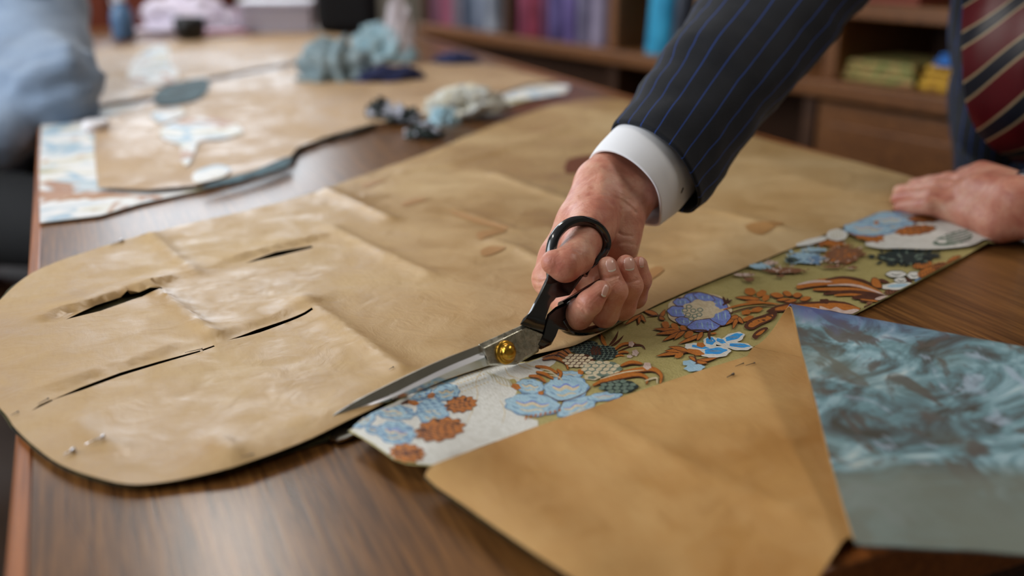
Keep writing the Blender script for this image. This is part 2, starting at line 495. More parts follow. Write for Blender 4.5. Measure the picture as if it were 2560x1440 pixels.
UNDER = [(x - (3 if x < 900 else 0), y + (4 if y > 900 else 0)) for x, y in MAIN]
UNDER = [(-80, 830), (-4, 752), (60, 697), (300, 606), (600, 533), (900, 444), (1180, 339), (1420, 259), (1640, 275), (1900, 347), (2280, 447), (2290, 500),
         (2228, 526), (2100, 575), (1900, 658), (1700, 740), (1600, 788), (1400, 878), (1240, 915), (1010, 992), (905, 1065), (850, 1092), (780, 1112), (690, 1138), (580, 1172), (480, 1197), (400, 1211), (320, 1215),
         (230, 1196), (150, 1166), (88, 1124), (36, 1078), (14, 1046), (-4, 1024), (-65, 952), (-100, 880)]
o = sheet('brocade_fabric', UNDER, lambda x, y: .0012 + (.0008 * math.exp(-(segd(x, y, CUT) / .03) ** 2)), M_under, .02, .0011, smooth_n=4)
props(o, 'dark backed brocade fabric lying under the large kraft pattern, edge showing', 'fabric')

# pins
M_pin = mat('pin_steel', rgb(215, 212, 215), 0.18, 1.0)
M_pindark = mat('pin_steel_dark', rgb(120, 112, 105), 0.3, 1.0)
def pin(x0, y0, x1, y1, hf, label, dark=False, r=.0005):
    a = PS(x0, y0, hf, .0007 + r); b = PS(x1, y1, hf, .0007 + r)
    t = empty('dressmaking_pin', a, label, 'pin', 'pins in the paper patterns')
    MB().tube([a, b], [r, r * .5], 8).build('pin_shaft', M_pindark if dark else M_pin, t, True)
    MB().tube([a - (b - a).normalized() * r * 1.2, a + (b - a).normalized() * r * 1.2], r * 1.8, 10).build('pin_head', M_pindark if dark else M_pin, t, True)
pin(258, 1091, 213, 1111, h_main, 'longer shiny pin near the rounded lower left of the pattern', r=.0007)
pin(183, 1125, 160, 1136, h_main, 'shorter shiny pin closest to the table left edge', r=.0008)
pin(120, 996, 94, 1010, h_main, 'dark pin above the left end of the long slit', True, .00028)
pin(45, 1029, 27, 1038, h_main, 'dark pin at the lower left tip of the pattern', True, .00028)
pin(505, 872, 462, 881, h_main, 'thin pin at the right end of the long slit', True, .00028)
pin(632, 1135, 600, 1143, h_main, 'thin pin beside the lower cut edge of the pattern', True, .00028)
pin(983, 917, 972, 923, h_main, 'tiny pin on the crease above the shear blade', True, .00028)
pin(305, 601, 275, 612, h_main, 'bright pin on the upper left rim of the large pattern', r=.0009)

# ------------------------------------------------------------------ embroidered strip
EA = PT(870, 1078); EB = PT(1050, 1163); ER = PT(2490, 590)
eline = [(EA.x, EA.y), (EB.x, EB.y)]
def h_strip(x, y):
    d = segd(x, y, eline)
    z = .0026 + .0085 * math.exp(-(d / .035) ** 2)
    d2 = math.hypot(x - ER.x, y - ER.y)
    z += .012 * math.exp(-(d2 / .035) ** 2)
    z += .0006 * (nz(x, y, 2.0, 14) + 1)
    return z
def thread(name, col, col2=None, scale=(900, 260, 900), rot=0.6, rough=0.5):
    m = mat(name, col, rough, spec=0.35); g = NT(m)
    v = g.coord(scale, (0, 0, rot)); n1 = g.noise(v, 1.0, 3, 0.6)
    n2 = g.noise(g.coord(), 90, 4, 0.6, 1.0)
    if col2 is None: col2 = tuple(c * .55 for c in col[:3]) + (1,)
    c = g.mix(g.ramp(n1, [(0.35, W4(0)), (0.75, W4(0.7))]), col, col2)
    c = g.mix(g.ramp(n2, [(0.5, W4(0)), (0.62, W4(0.4))]), c, col2)
    g.color(c); g.bump(n1, 0.7, 0.0007)
    return m
TM = dict(
    G=thread('gold_satin', rgb(184, 170, 112), rgb(160, 144, 86), (700, 700, 700), 0.3, 0.42),
    W=thread('silver_thread', rgb(226, 224, 218), rgb(196, 192, 180)),
    L=thread('light_blue_thread', rgb(172, 202, 216), rgb(132, 168, 190)),
    M=thread('mid_blue_thread', rgb(124, 158, 190), rgb(92, 116, 150)),
    C=thread('cream_thread', rgb(222, 208, 178), rgb(184, 164, 124)),
    O=thread('orange_thread', rgb(196, 120, 50), rgb(150, 80, 28)),
    B=thread('brown_thread', rgb(96, 54, 34), rgb(56, 30, 22)),
    N=thread('chestnut_thread', rgb(150, 102, 70), rgb(96, 58, 40)),
    D=thread('dark_green_thread', rgb(46, 60, 58), rgb(24, 30, 32)),
    V=thread('violet_blue_thread', rgb(136, 156, 222), rgb(78, 92, 170)),
    S=thread('sky_blue_thread', rgb(66, 170, 236), rgb(36, 112, 190)),
    E=thread('sage_thread', rgb(122, 140, 124), rgb(70, 84, 78)),
    P=thread('pale_pink_thread', rgb(216, 196, 184), rgb(176, 140, 124)))
TK = list(TM)
shapes = []
def poly(pts, c, s=3): shapes.append((catmull(pts, s, True), c))
def blob(x, y, rx, ry, rot, c, wob=0.0, n=6, seed=0, N=36):
    a = math.radians(rot); out = []
    for k in range(N):
        t = 2 * math.pi * k / N
        r = 1 + wob * math.cos(n * t + seed)
        u, v = rx * r * math.cos(t), ry * r * math.sin(t)
        out.append((x + u * math.cos(a) - v * math.sin(a), y + u * math.sin(a) + v * math.cos(a)))
    shapes.append((out, c))
def leaf(x0, y0, x1, y1, wd, c, bend=0.0, out=None):
    dx, dy = x1 - x0, y1 - y0; L = math.hypot(dx, dy); ux, uy = dx / L, dy / L; vx, vy = -uy, ux
    up, dn = [], []
    for k in range(11):
        t = k / 10; h = wd / 2 * math.sin(math.pi * t ** .8) ** .8 if 0 < t < 1 else 0
        b = bend * math.sin(math.pi * t)
        cx, cy = x0 + dx * t + vx * b, y0 + dy * t + vy * b
        up.append((cx + vx * h, cy + vy * h)); dn.append((cx - vx * h, cy - vy * h))
    if out:
        leaf(x0 - ux * 2, y0 - uy * 2, x1 + ux * 2, y1 + uy * 2, wd + 3.5, out, bend)
    shapes.append((up + dn[::-1][1:-1], c))
def stroke(pts, wd, c, taper=True, out=None):
    if out: stroke([(x, y + 1.5) for x, y in pts], wd + 3, out, taper)
    q = catmull(pts, 5); up, dn = [], []
    for i, (x, y) in enumerate(q):
        a = q[max(0, i - 1)]; b = q[min(len(q) - 1, i + 1)]
        L = math.hypot(b[0] - a[0], b[1] - a[1]) + 1e-9; vx, vy = -(b[1] - a[1]) / L, (b[0] - a[0]) / L
        t = i / (len(q) - 1)
        h = wd / 2 * ((math.sin(math.pi * min(1, t * .92 + .06)) ** .5) if taper else 1)
        up.append((x + vx * h, y + vy * h)); dn.append((x - vx * h, y - vy * h))
    shapes.append((up + dn[::-1], c))
def flower(x, y, rx, ry, rot, c='L', dark='M', inner='C', wob=.06, n=9):
    blob(x, y + 1, rx + 2.5, ry + 2.5, rot, dark, wob, n)
    blob(x, y, rx, ry, rot, c, wob, n, 1)
    a = math.radians(rot); ca, sa = math.cos(a), math.sin(a)
    def at(u, v_): return (x + u * rx * ca - v_ * ry * sa, y + u * rx * sa + v_ * ry * ca)
    wd = max(2.2, ry * .30)
    stroke([at(-.62, -.30), at(-.30, -.05), at(0, -.30), at(.30, 0), at(.62, -.22)], wd * .8, 'V' if rx > 40 else dark)
    stroke([at(-.62, -.18), at(-.30, .10), at(0, -.12), at(.32, .14), at(.62, -.08)], wd, inner)
    stroke([at(-.45, .48), at(-.15, .62), at(.15, .45), at(.45, .52)], wd * .55, inner)
    stroke([at(-.75, .20), at(-.50, .50)], wd * .35, dark); stroke([at(.72, .15), at(.58, .48)], wd * .35, dark); stroke([at(-.15, -.75), at(.2, -.62)], wd * .35, dark)
def jag(x, y, rx, ry, rot, c='O', vein='B', n=11):
    blob(x, y, rx + 1.5, ry + 1.5, rot, vein, .12, n, x); blob(x, y, rx, ry, rot, c, .12, n, x)
    a = math.radians(rot)
    for k in range(5):
        t = -.7 + .32 * k
        px, py = x + math.cos(a) * t * rx, y + math.sin(a) * t * rx
        stroke([(px + 2, py - ry * .55), (px - rx * .05, py), (px + 3, py + ry * .6)], max(2.2, rx * .05), vein)
# silver ground of the left end
poly([(876, 1076), (930, 1038), (1010, 992), (1060, 968), (1150, 941), (1240, 912), (1320, 907), (1385, 884), (1410, 878), (1385, 910), (1345, 935), (1300, 948), (1290, 985), (1270, 1010), (1290, 1035), (1345, 1052), (1345, 1078), (1200, 1127), (1094, 1163), (1050, 1160), (985, 1146), (930, 1107)], 'W', 1)
rs = random.Random(4)
for k in range(9):
    for j in range(5):                      # little seeded scales of the silver ground
        x = 1135 + k * 8 + j * 5; y = 940 + j * 10 - k * 3.0
        blob(x, y, 3.2, 1.7, 10, 'C', 0, 6)
for pts in ([(1205, 925), (1190, 955), (1194, 990), (1180, 1030), (1165, 1060)], [(1232, 935), (1250, 960), (1290, 968)], [(1262, 918), (1272, 938), (1300, 948)], [(1250, 1000), (1262, 1030), (1255, 1060)], [(1290, 900), (1300, 915), (1330, 925)],
            [(1310, 905), (1325, 916), (1350, 918)]):
    stroke(pts, 2.6, 'C')
for k in range(7): stroke([(1215 + k * 9, 930 + k * 3), (1228 + k * 9, 940 + k * 3), (1234 + k * 9, 956 + k * 3)], 1.6, 'G')
flower(910, 1050, 30, 15, -25)
flower(985, 1030, 52, 17, 6); flower(1045, 986, 34, 15, -18); flower(990, 1082, 46, 27, 8); flower(932, 1075, 17, 9, 10)
flower(1081, 1030, 39, 31, 10); flower(1116, 981, 31, 20, -5); blob(1124, 949, 20, 8, -15, 'L', .06, 5)
jag(1152, 1012, 38, 19, -8); jag(1100, 1075, 60, 27, -10); jag(1018, 1134, 42, 22, 5)
jag(1003, 1003, 20, 7, 5); blob(1080, 962, 11, 5, -20, 'O', .1, 5); blob(1078, 990, 10, 6, -20, 'O', .1, 5); blob(1033, 1008, 14, 6, 10, 'O', .1, 5)
# blue peonies
flower(1325, 967, 34, 17, 5); flower(1424, 938, 29, 8, 0); flower(1331, 1013, 67, 26, 3); flower(1440, 1018, 50, 21, -18); flower(1511, 992, 42, 9, -6); flower(1415, 972, 54, 30, -4)
blob(1290, 968, 12, 7, 20, 'O', .1, 5); blob(1283, 955, 9, 6, 20, 'G', .1, 4); blob(1352, 984, 7, 5, 0, 'O', .1, 5); blob(1452, 931, 8, 7, 0, 'O', .1, 5)
stroke([(1360, 985), (1395, 1003), (1425, 1000), (1460, 985), (1480, 968)], 2.6, 'B'); stroke([(1408, 1005), (1400, 1020), (1392, 1035)], 2.6, 'B')
for k in range(8): leaf(1318 + k * 12, 1040 - k * 2.2, 1312 + k * 12, 1052 - k * 3, 5, 'O')
# orange combs left of the dark thistle
for pts in ([(1338, 917), (1368, 921), (1395, 935)], [(1340, 931), (1362, 936), (1384, 949)], [(1322, 941), (1346, 943), (1364, 957)], [(1356, 900), (1386, 895), (1414, 908), (1420, 925)],
            [(1352, 893), (1392, 884), (1420, 898)], [(1366, 880), (1398, 878), (1424, 894)], [(1386, 869), (1412, 872), (1430, 889)], [(1392, 925), (1402, 934), (1396, 950)]):
    stroke(pts, 7.5, 'O', True, 'B')
for k in range(3): stroke([(1350 + 12 * k, 924 + 8 * k), (1372 + 12 * k, 928 + 8 * k), (1388 + 9 * k, 938 + 8 * k)], 3, 'C')
# upright fronds behind the thistle
leaf(1502, 872, 1460, 846, 7, 'O', -4, 'B'); leaf(1512, 868, 1490, 832, 9, 'B', 3); leaf(1517, 868, 1503, 834, 9, 'O', -3); leaf(1522, 866, 1546, 828, 7, 'B', 4); leaf(1526, 868, 1560, 839, 6, 'B', 3)
stroke([(1532, 880), (1556, 862), (1588, 859)], 6, 'O', True, 'B'); stroke([(1534, 886), (1575, 868), (1600, 866)], 3, 'B'); stroke([(1585, 862), (1605, 866), (1613, 876)], 4, 'B'); stroke([(1528, 890), (1556, 881), (1572, 883)], 5, 'O', True, 'B'); stroke([(1520, 898), (1550, 890), (1562, 893)], 4, 'O')
blob(1578, 862, 7, 7, 0, 'P', .1, 5); blob(1588, 884, 8, 8, 0, 'P', .12, 5); blob(1574, 893, 7, 4, 0, 'P', .1, 5)
def scales(cx, cy, rx, ry, c, out, s, seed=1):
    r = random.Random(seed)
    blob(cx, cy, rx, ry, 0, out, .05, 7)
    j = -ry * .8
    row = 0
    while j < ry * .85:
        hw = rx * math.sqrt(max(0, 1 - (j / ry) ** 2)); i = -hw + (s * .9 if row % 2 else s * .4)
        while i < hw - s * .3:
            blob(cx + i + r.uniform(-.6, .6), cy + j, s * .82, s * .42, r.uniform(-15, 5), c, .05, 4, N=14)
            i += s * 1.8
        j += s * .85; row += 1
scales(1462, 871, 38, 19, 'D', 'E', 6, 1); scales(1506, 884, 38, 19, 'D', 'E', 6, 2); scales(1490, 880, 14, 12, 'B', 'D', 5, 3)
scales(1446, 904, 38, 17, 'C', 'B', 8, 4); scales(1505, 925, 48, 20, 'C', 'E', 10, 5)
blob(1480, 946, 20, 7, 0, 'C', .1, 5); blob(1480, 947, 11, 4, 0, 'E', .1, 5)
scales(1547, 969, 48, 16, 'E', 'D', 10, 6)
# the two orange arches
stroke([(1482, 966), (1530, 944), (1580, 930), (1630, 925), (1652, 940), (1650, 962)], 11, 'O', True, 'B'); stroke([(1500, 958), (1550, 946), (1595, 939), (1617, 948), (1616, 963)], 8, 'O', True, 'B')
stroke([(1552, 917), (1578, 908), (1606, 912)], 8, 'O', True, 'B'); stroke([(1500, 951), (1560, 934), (1610, 928)], 3, 'C'); stroke([(1612, 955), (1640, 948), (1642, 962)], 5, 'C')
blob(1618, 918, 10, 9, 20, 'P', .1, 5)
# violet flower
blob(1748, 779, 80, 45, 0, 'C', .03, 7)
for x, y, a, b, r in ((1732, 748, 26, 13, -10), (1704, 758, 20, 10, 0), (1694, 782, 25, 13, 5), (1713, 807, 24, 10, 12), (1762, 816, 42, 15, -6), (1800, 792, 30, 21, 30), (1787, 760, 32, 15, 20), (1760, 746, 26, 9, 15)):
    blob(x, y, a + 2, b + 2, r, 'B', .04, 6); blob(x, y, a, b, r, 'V', .05, 6)
    for k in range(4): leaf(x - a * .5 + k * a * .3, y - b * .5, x - a * .4 + k * a * .3, y + b * .6, 3.4, 'L' if k % 2 else 'M')
blob(1752, 777, 44, 24, 0, 'C', .1, 7); stroke([(1752, 800), (1785, 785), (1815, 775)], 8, 'C'); stroke([(1735, 762), (1760, 766), (1790, 762)], 6, 'C')
for x, y in ((1712, 779), (1720, 790), (1733, 780), (1737, 793), (1750, 778), (1722, 770), (1748, 790), (1728, 800)):
    blob(x, y, 8, 5.5, 0, 'E', .08, 5, N=16); blob(x, y, 5, 3.2, 0, 'C', .08, 5, N=14)
# sky blue flower
for x, y, a, b, r in ((1776, 857, 14, 11, 0), (1832, 848, 26, 10, -18), (1846, 868, 30, 7, 4), (1747, 872, 32, 8, 8), (1788, 882, 34, 12, -4), (1800, 857, 16, 6, 20)):
    blob(x, y + 1, a + 4, b + 3, r, 'W', .06, 7)
for x, y, a, b, r in ((1776, 856, 12, 9, 0), (1834, 846, 22, 7, -18), (1848, 867, 26, 5, 4), (1750, 871, 22, 4, 8), (1788, 881, 28, 8, -4), (1802, 856, 12, 5, 20)):
    blob(x, y, a, b, r, 'S', .1, 5); leaf(x - a * .6, y, x + a * .6, y, b * .5, 'M')
blob(1722, 911, 16, 7, 0, 'L', .1, 5); blob(1736, 923, 25, 9, -5, 'L', .08, 6)
# leaf fans
def fan(x, y, tips, c='O', wd=9, out='B'):
    for tx, ty in tips: leaf(x, y, tx, ty, wd, c, 1.5, out)
fan(1712, 832, [(1634, 826), (1641, 839), (1657, 856), (1686, 852)]); blob(1664, 815, 10, 8, 30, 'O', .05, 4); blob(1687, 820, 11, 7, 40, 'O', .05, 4); blob(1708, 824, 9, 6, 30, 'O', .05, 4)
stroke([(1700, 830), (1740, 829), (1768, 829)], 4, 'B'); stroke([(1776, 826), (1772, 840), (1775, 852)], 7, 'B'); leaf(1776, 838, 1792, 836, 5, 'O')
blob(1722, 840, 12, 8, -30, 'O', .05, 4); leaf(1758, 838, 1696, 863, 8, 'O', 0, 'B'); leaf(1756, 834, 1742, 854, 10, 'O', 0, 'B')
fan(1722, 882, [(1640, 894), (1662, 881), (1672, 871)]); blob(1697, 892, 11, 6, -20, 'O', .05, 4, 'B' and 0); blob(1738, 884, 22, 7, 12, 'O', .08, 5); blob(1752, 866, 11, 6, 10, 'O', .1, 5)
fan(1738, 906, [(1792, 898), (1768, 911), (1722, 896)], wd=7); stroke([(1735, 890), (1740, 905), (1742, 915)], 4, 'B')
fan(1603, 790, [(1597, 814), (1614, 808), (1562, 816)], wd=7); leaf(1644, 790, 1608, 779, 9, 'O', 0, 'B'); leaf(1650, 795, 1662, 778, 9, 'O', 2, 'B'); leaf(1648, 797, 1662, 802, 7, 'O', 0, 'B'); stroke([(1618, 794), (1640, 792), (1655, 791)], 2.4, 'B')
stroke([(1806, 766), (1818, 760), (1830, 753)], 5, 'B'); leaf(1814, 764, 1807, 744, 7, 'B'); leaf(1820, 760, 1818, 748, 5, 'B')
blob(1875, 732, 14, 9, 10, 'O', .06, 5); blob(1903, 737, 13, 8, -20, 'O', .06, 5); blob(1914, 748, 10, 7, -30, 'O', .06, 5); leaf(1900, 752, 1837, 747, 8, 'O', 1, 'B'); leaf(1905, 757, 1860, 757, 5, 'O')
stroke([(1808, 778), (1850, 766), (1905, 760), (1950, 765)], 5, 'O'); stroke([(1822, 787), (1875, 772), (1940, 768)], 3.4, 'B')
for x, y, a, b, r in ((1942, 741, 16, 6, 8), (1968, 737, 11, 6, 20), (1993, 741, 11, 6, -5), (1976, 755, 15, 4, -6), (2013, 750, 13, 5, -12), (1958, 752, 16, 3, -5)):
    blob(x, y + 1.5, a + 1.5, b + 1, r, 'B', .03, 4); blob(x, y, a, b, r, 'O', .04, 4)
fan(1846, 796, [(1814, 816), (1832, 826), (1858, 812), (1826, 800)], wd=9); blob(1866, 784, 13, 6, -10, 'O', .1, 5); blob(1892, 778, 14, 6, -10, 'O', .1, 5); blob(1870, 800, 14, 6, -20, 'O', .1, 5)
# large orange scrolls by the folded corner
poly([(1860, 822), (1872, 804), (1905, 792), (1940, 782), (1936, 800), (1905, 815), (1880, 828)], 'B'); poly([(1870, 819), (1880, 807), (1905, 798), (1932, 790), (1925, 802), (1900, 812), (1882, 822)], 'O')
poly([(1880, 845), (1890, 832), (1910, 822), (1920, 826), (1900, 842), (1890, 852)], 'B'); poly([(1888, 842), (1900, 832), (1912, 828), (1902, 840)], 'O')
poly([(1915, 782), (1950, 765), (2010, 759), (2060, 757), (2110, 758), (2145, 772), (2160, 780), (2120, 790), (2060, 782), (1990, 780), (1940, 784)], 'B'); poly([(1930, 779), (1960, 768), (2020, 764), (2080, 761), (2125, 766), (2150, 777), (2100, 781), (2020, 776), (1960, 779)], 'O')
poly([(1995, 778), (2030, 772), (2048, 776), (2050, 769), (2075, 777), (2090, 771), (2110, 780), (2135, 776), (2148, 780), (2130, 789), (2070, 784), (2010, 783)], 'P'); stroke([(2010, 786), (2070, 783), (2110, 793)], 7, 'B'); blob(2062, 757, 14, 6, 5, 'B', .1, 5); blob(2085, 758, 14, 3, 5, 'B')
# feathered wing
stroke([(1991, 722), (2030, 712), (2090, 707), (2150, 716), (2205, 738)], 17, 'O', True, 'B'); stroke([(1994, 715), (2035, 707), (2080, 708)], 6, 'P'); stroke([(2064, 703), (2108, 697), (2160, 706), (2200, 728)], 7, 'B')
stroke([(2032, 727), (2100, 726), (2160, 731), (2205, 743)], 9, 'O', True, 'B'); stroke([(2068, 717), (2130, 716), (2180, 729), (2212, 742)], 5, 'P'); stroke([(2058, 739), (2120, 733), (2180, 738), (2218, 746)], 9, 'B'); stroke([(2085, 742), (2130, 740), (2165, 744)], 6, 'O')
stroke([(2130, 748), (2175, 746), (2228, 748)], 13, 'B'); stroke([(2150, 757), (2190, 753), (2215, 758)], 9, 'B'); stroke([(2150, 752), (2185, 756), (2205, 760)], 4, 'O'); stroke([(2165, 762), (2195, 763)], 8, 'N'); leaf(2186, 752, 2230, 744, 9, 'P'); blob(2172, 770, 14, 5, -15, 'B', .1, 5)
leaf(2180, 700, 2204, 722, 20, 'O', 2, 'B'); leaf(2196, 702, 2224, 711, 9, 'B'); jag(2235, 733, 24, 7, -5, 'B', 'N'); blob(2248, 719, 44, 9, -3, 'W', .06, 7); leaf(2215, 720, 2285, 715, 9, 'L')
for x, y, a, b in ((2240, 689, 25, 8), (2284, 692, 16, 9), (2252, 704, 17, 6)):
    blob(x, y, a + 1.5, b + 1.5, 0, 'D', .05, 6); blob(x, y, a, b, 0, 'W', .05, 6); stroke([(x - a * .5, y - 1), (x, y + 3), (x + a * .5, y)], 2, 'D')
leaf(2262, 698, 2282, 712, 8, 'B'); blob(2296, 704, 11, 4, -20, 'M', .1, 5)
jag(2317, 684, 24, 10, -20); jag(2306, 666, 24, 8, -10); jag(2349, 669, 20, 8, -10, 'B', 'O'); jag(2385, 654, 19, 8, -25)
# dark green pompon, chestnut bunch, blue bunch
r_ = random.Random(9)
def burst(cx, cy, rx, ry, c, c2, n, L, seed):
    r = random.Random(seed); blob(cx, cy, rx * .8, ry * .75, 0, c, .08, 9)
    for k in range(n):
        t = r.uniform(0, 6.283); q = r.uniform(.1, .95)
        x, y = cx + rx * q * math.cos(t), cy + ry * q * math.sin(t)
        leaf(x, y, x + L * math.cos(t) * r.uniform(.6, 1.1), y + L * .45 * math.sin(t) - 2, L * .26, c if r.random() < .6 else c2)
burst(2255, 646, 74, 20, 'D', 'D', 90, 22, 1); burst(2262, 650, 60, 14, 'D', 'E', 34, 18, 2); burst(2328, 643, 22, 7, 'D', 'D', 20, 14, 3)
burst(2108, 642, 50, 28, 'N', 'P', 90, 16, 4); burst(2105, 640, 44, 24, 'N', 'O', 50, 14, 5); burst(2075, 612, 40, 9, 'O', 'N', 30, 14, 6)
burst(2010, 650, 48, 18, 'L', 'M', 70, 14, 7); burst(2038, 655, 20, 14, 'M', 'W', 30, 10, 8); burst(1978, 656, 18, 10, 'D', 'E', 26, 10, 9); burst(2035, 630, 40, 5, 'L', 'W', 20, 10, 19)
burst(1960, 682, 60, 9, 'N', 'P', 50, 11, 10); burst(1900, 672, 30, 9, 'L', 'E', 34, 10, 11); burst(1925, 664, 16, 8, 'P', 'N', 20, 9, 12); burst(1862, 694, 30, 5, 'P', 'N', 30, 8, 13); burst(1872, 706, 14, 6, 'N', 'B', 14, 9, 14); burst(2080, 674, 30, 4, 'N', 'B', 12, 8, 15); burst(2130, 676, 16, 4, 'N', 'P', 12, 8, 16)
burst(1952, 697, 10, 4, 'N', 'B', 8, 8, 17)
# silver and blue flower at the right end
poly([(2160, 618), (2195, 598), (2250, 583), (2330, 552), (2400, 562), (2480, 586), (2455, 606), (2420, 622), (2330, 630), (2250, 628), (2200, 628)], 'W')
poly([(2330, 612), (2370, 590), (2420, 580), (2430, 600), (2400, 616), (2350, 622)], 'E'); blob(2392, 600, 13, 5, 0, 'W'); blob(2354, 610, 12, 5, 0, 'W'); blob(2432, 610, 16, 7, -20, 'W', .1, 6)
blob(2092, 594, 26, 15, 0, 'W', .05, 8); blob(2030, 610, 42, 7, -14, 'W', .05, 7)
for k in range(4): stroke([(2078 + k * 8, 582), (2080 + k * 8, 605)], 1.6, 'G')
jag(2165, 592, 44, 16, 15); jag(2150, 578, 30, 8, 20)
flower(2200, 564, 86, 26, -4, wob=.05); flower(2170, 578, 60, 16, 2, wob=.05); flower(2225, 555, 50, 13, -2, wob=.05); flower(2275, 546, 44, 9, 8, 'M', 'L'); blob(2190, 563, 6, 5, 0, 'O')
jag(2312, 554, 42, 8, 0); jag(2288, 582, 50, 11, -6, n=13)
# build the strip: woven ground plus the raised embroidery in one mesh
STRIP = [(870, 1078), (905, 1096), (945, 1122), (985, 1150), (1015, 1160), (1050, 1163), (1090, 1166), (1200, 1130), (1330, 1085), (1600, 992), (1760, 940), (1890, 900), (1960, 880), (2060, 830), (2110, 800), (2200, 754), (2300, 702), (2400, 648), (2450, 618), (2490, 590),
         (2440, 576), (2380, 560), (2320, 545), (2228, 524), (2100, 572), (2000, 612), (1900, 657), (1800, 697), (1700, 740), (1600, 785), (1540, 815), (1440, 862), (1390, 880), (1320, 904), (1240, 908), (1150, 938), (1060, 965), (960, 1018)]
strip = sheet('embroidered_fabric_strip', STRIP, h_strip, [TM[k] for k in TK], .004, .0006, smooth_n=1, sharp=True)
props(strip, 'gold brocade strip with blue, orange and white embroidered flowers, beside the shears', 'fabric')
strip.modifiers.clear()
bm = bmesh.new(); bm.from_mesh(strip.data)
sp = [(lambda p: (p.x, p.y))(PS(x, y, h_strip)) for x, y in STRIP]
for idx, (pts, c) in enumerate(shapes):
    p2 = [(lambda p: (p.x, p.y))(PS(x, y, h_strip)) for x, y in pts]
    if not all(pip(x, y, sp) for x, y in p2):
        p2 = [q for q in p2 if pip(q[0], q[1], sp)]
        if len(p2) < 3: continue
    vs = [Vector(p) for p in p2]
    x0 = min(p[0] for p in p2); x1 = max(p[0] for p in p2); y0 = min(p[1] for p in p2); y1 = max(p[1] for p in p2)
    if max(x1 - x0, y1 - y0) > .012:
        nx = int((x1 - x0) / .005); ny = int((y1 - y0) / .005)
        for i in range(1, nx + 1):
            for j in range(1, ny + 1):
                x, y = x0 + i * .005, y0 + j * .005
                if pip(x, y, p2): vs.append(Vector((x, y)))
    res = delaunay_2d_cdt(vs, [(i, (i + 1) % len(p2)) for i in range(len(p2))], [], 0, 1e-7)
    dz = .00012 + .0000020 * idx
    bv = [bm.verts.new((v.x, v.y, TZ + h_strip(v.x, v.y) + dz)) for v in res[0]]
    for f in res[2]:
        cx = sum(res[0][i].x for i in f) / 3; cy = sum(res[0][i].y for i in f) / 3
        if pip(cx, cy, p2):
            try: ff = bm.faces.new([bv[i] for i in f])
            except ValueError: continue
            ff.normal_update()
            if ff.normal.z < 0: ff.normal_flip()
            ff.material_index = TK.index(c); ff.smooth = True
bmesh.ops.delete(bm, geom=[v for v in bm.verts if not v.link_faces], context='VERTS')
bm.to_mesh(strip.data); bm.free()

# ------------------------------------------------------------------ front kraft pattern and its folded corner
def h_front(x, y):
    return .0050 + .0012 * (nz(x, y, 7.7, 10) + .5) + .0006 * nz(x, y, 3.1, 30) + crease2(x, y) + .007 * math.exp(-(segd(x, y, FL) / .03) ** 2) + .0085 * math.exp(-(segd(x, y, eline) / .035) ** 2)
FL = pl([(1065, 1195), (1250, 1320), (1440, 1450)])
R2 = [(pl([(1430, 1040), (1560, 1110), (1760, 1215), (1990, 1310)]), .0030, .011), (pl([(1700, 1100), (1500, 1250)]), .0010, .02)]
def crease2(x, y):
    return sum(a * math.exp(-segd(x, y, p) / w_) for p, a, w_ in R2)
# frame of the fold: a runs along the fold, b across it
LAT = Vector((RT.x, RT.y, 0)); DEP = Vector((math.sin(TH), math.cos(TH), 0))
ftop = PT(1948, 779, .034)
e1 = (PT(1860, 893) - PT(1330, 1068)).normalized()
e2 = (PT(2110, 1340, .01) - PT(1985, 860, .03)); e2.z = 0; e2.normalize()
AV = (e1 + e2).normalized(); BV = Vector((-AV.y, AV.x, 0))
if BV.dot(e1) < 0: BV = -BV
foot = PT(1868, 890)
sl = e1.dot(AV) / e1.dot(BV)
RF = .0168
bt = (ftop - foot).dot(BV) - RF * .2          # where the flat layer starts to curl
a_at = lambda tt: (foot.dot(AV)) + sl * ((tt + bt))
FRONT = [(1062, 1187), (1070, 1172), (1085, 1160), (1200, 1118), (1330, 1070), (1465, 1024), (1600, 976), (1760, 923), (1868, 890)]
def wpx(p):                                   # world point -> pixel, to close the outline under the flap
    d = p - CAM; z = d.dot(FW)
    return (1280 + d.dot(RT) / z * FPX, 720 - d.dot(UP) / z * FPX)
base_b = foot.dot(BV)
def fl(a, b, z): return AV * a + BV * b + Vector((0, 0, TZ + z)) - Vector((0, 0, 0))
q1 = fl(a_at(0), base_b + bt, .0055); q2 = fl(a_at(0) + .16, base_b + bt, .0055)
FRONT += [wpx(q1), wpx(q2), (2330, 1120), (2180, 1300), (2108, 1352), (2062, 1420), (2000, 1520), (1700, 1560), (1530, 1530), (1440, 1450), (1340, 1385), (1250, 1325), (1150, 1255), (1090, 1215)]
fp = sheet('kraft_pattern_paper', FRONT, h_front, M_kraft2, .0055, .0003, smooth_n=1, sharp=True)
props(fp, 'smaller kraft paper pattern at the front, its far corner folded over', 'pattern paper')
h_ffab = lambda x, y: .0034 + .0050 * math.exp(-(segd(x, y, FL) / .03) ** 2) + .0080 * math.exp(-(segd(x, y, eline) / .035) ** 2)
FF = [(x - 3 if x < 1300 else x, y + (5 if y > 1150 and x < 1500 else 0)) for x, y in FRONT]
M_teal = mat('brocade_reverse', rough=0.7); g = NT(M_teal)
v = g.coord((16, 26, 16), (0, 0, 0.7)); n1 = g.noise(v, 1.0, 5, 0.6, 2.0); n2 = g.noise(g.coord((40, 24, 20), (0, 0, -.5)), 1.0, 4, 0.55, 1.0); n3 = g.noise(g.coord(), 7.0, 2, .5, 1.0)
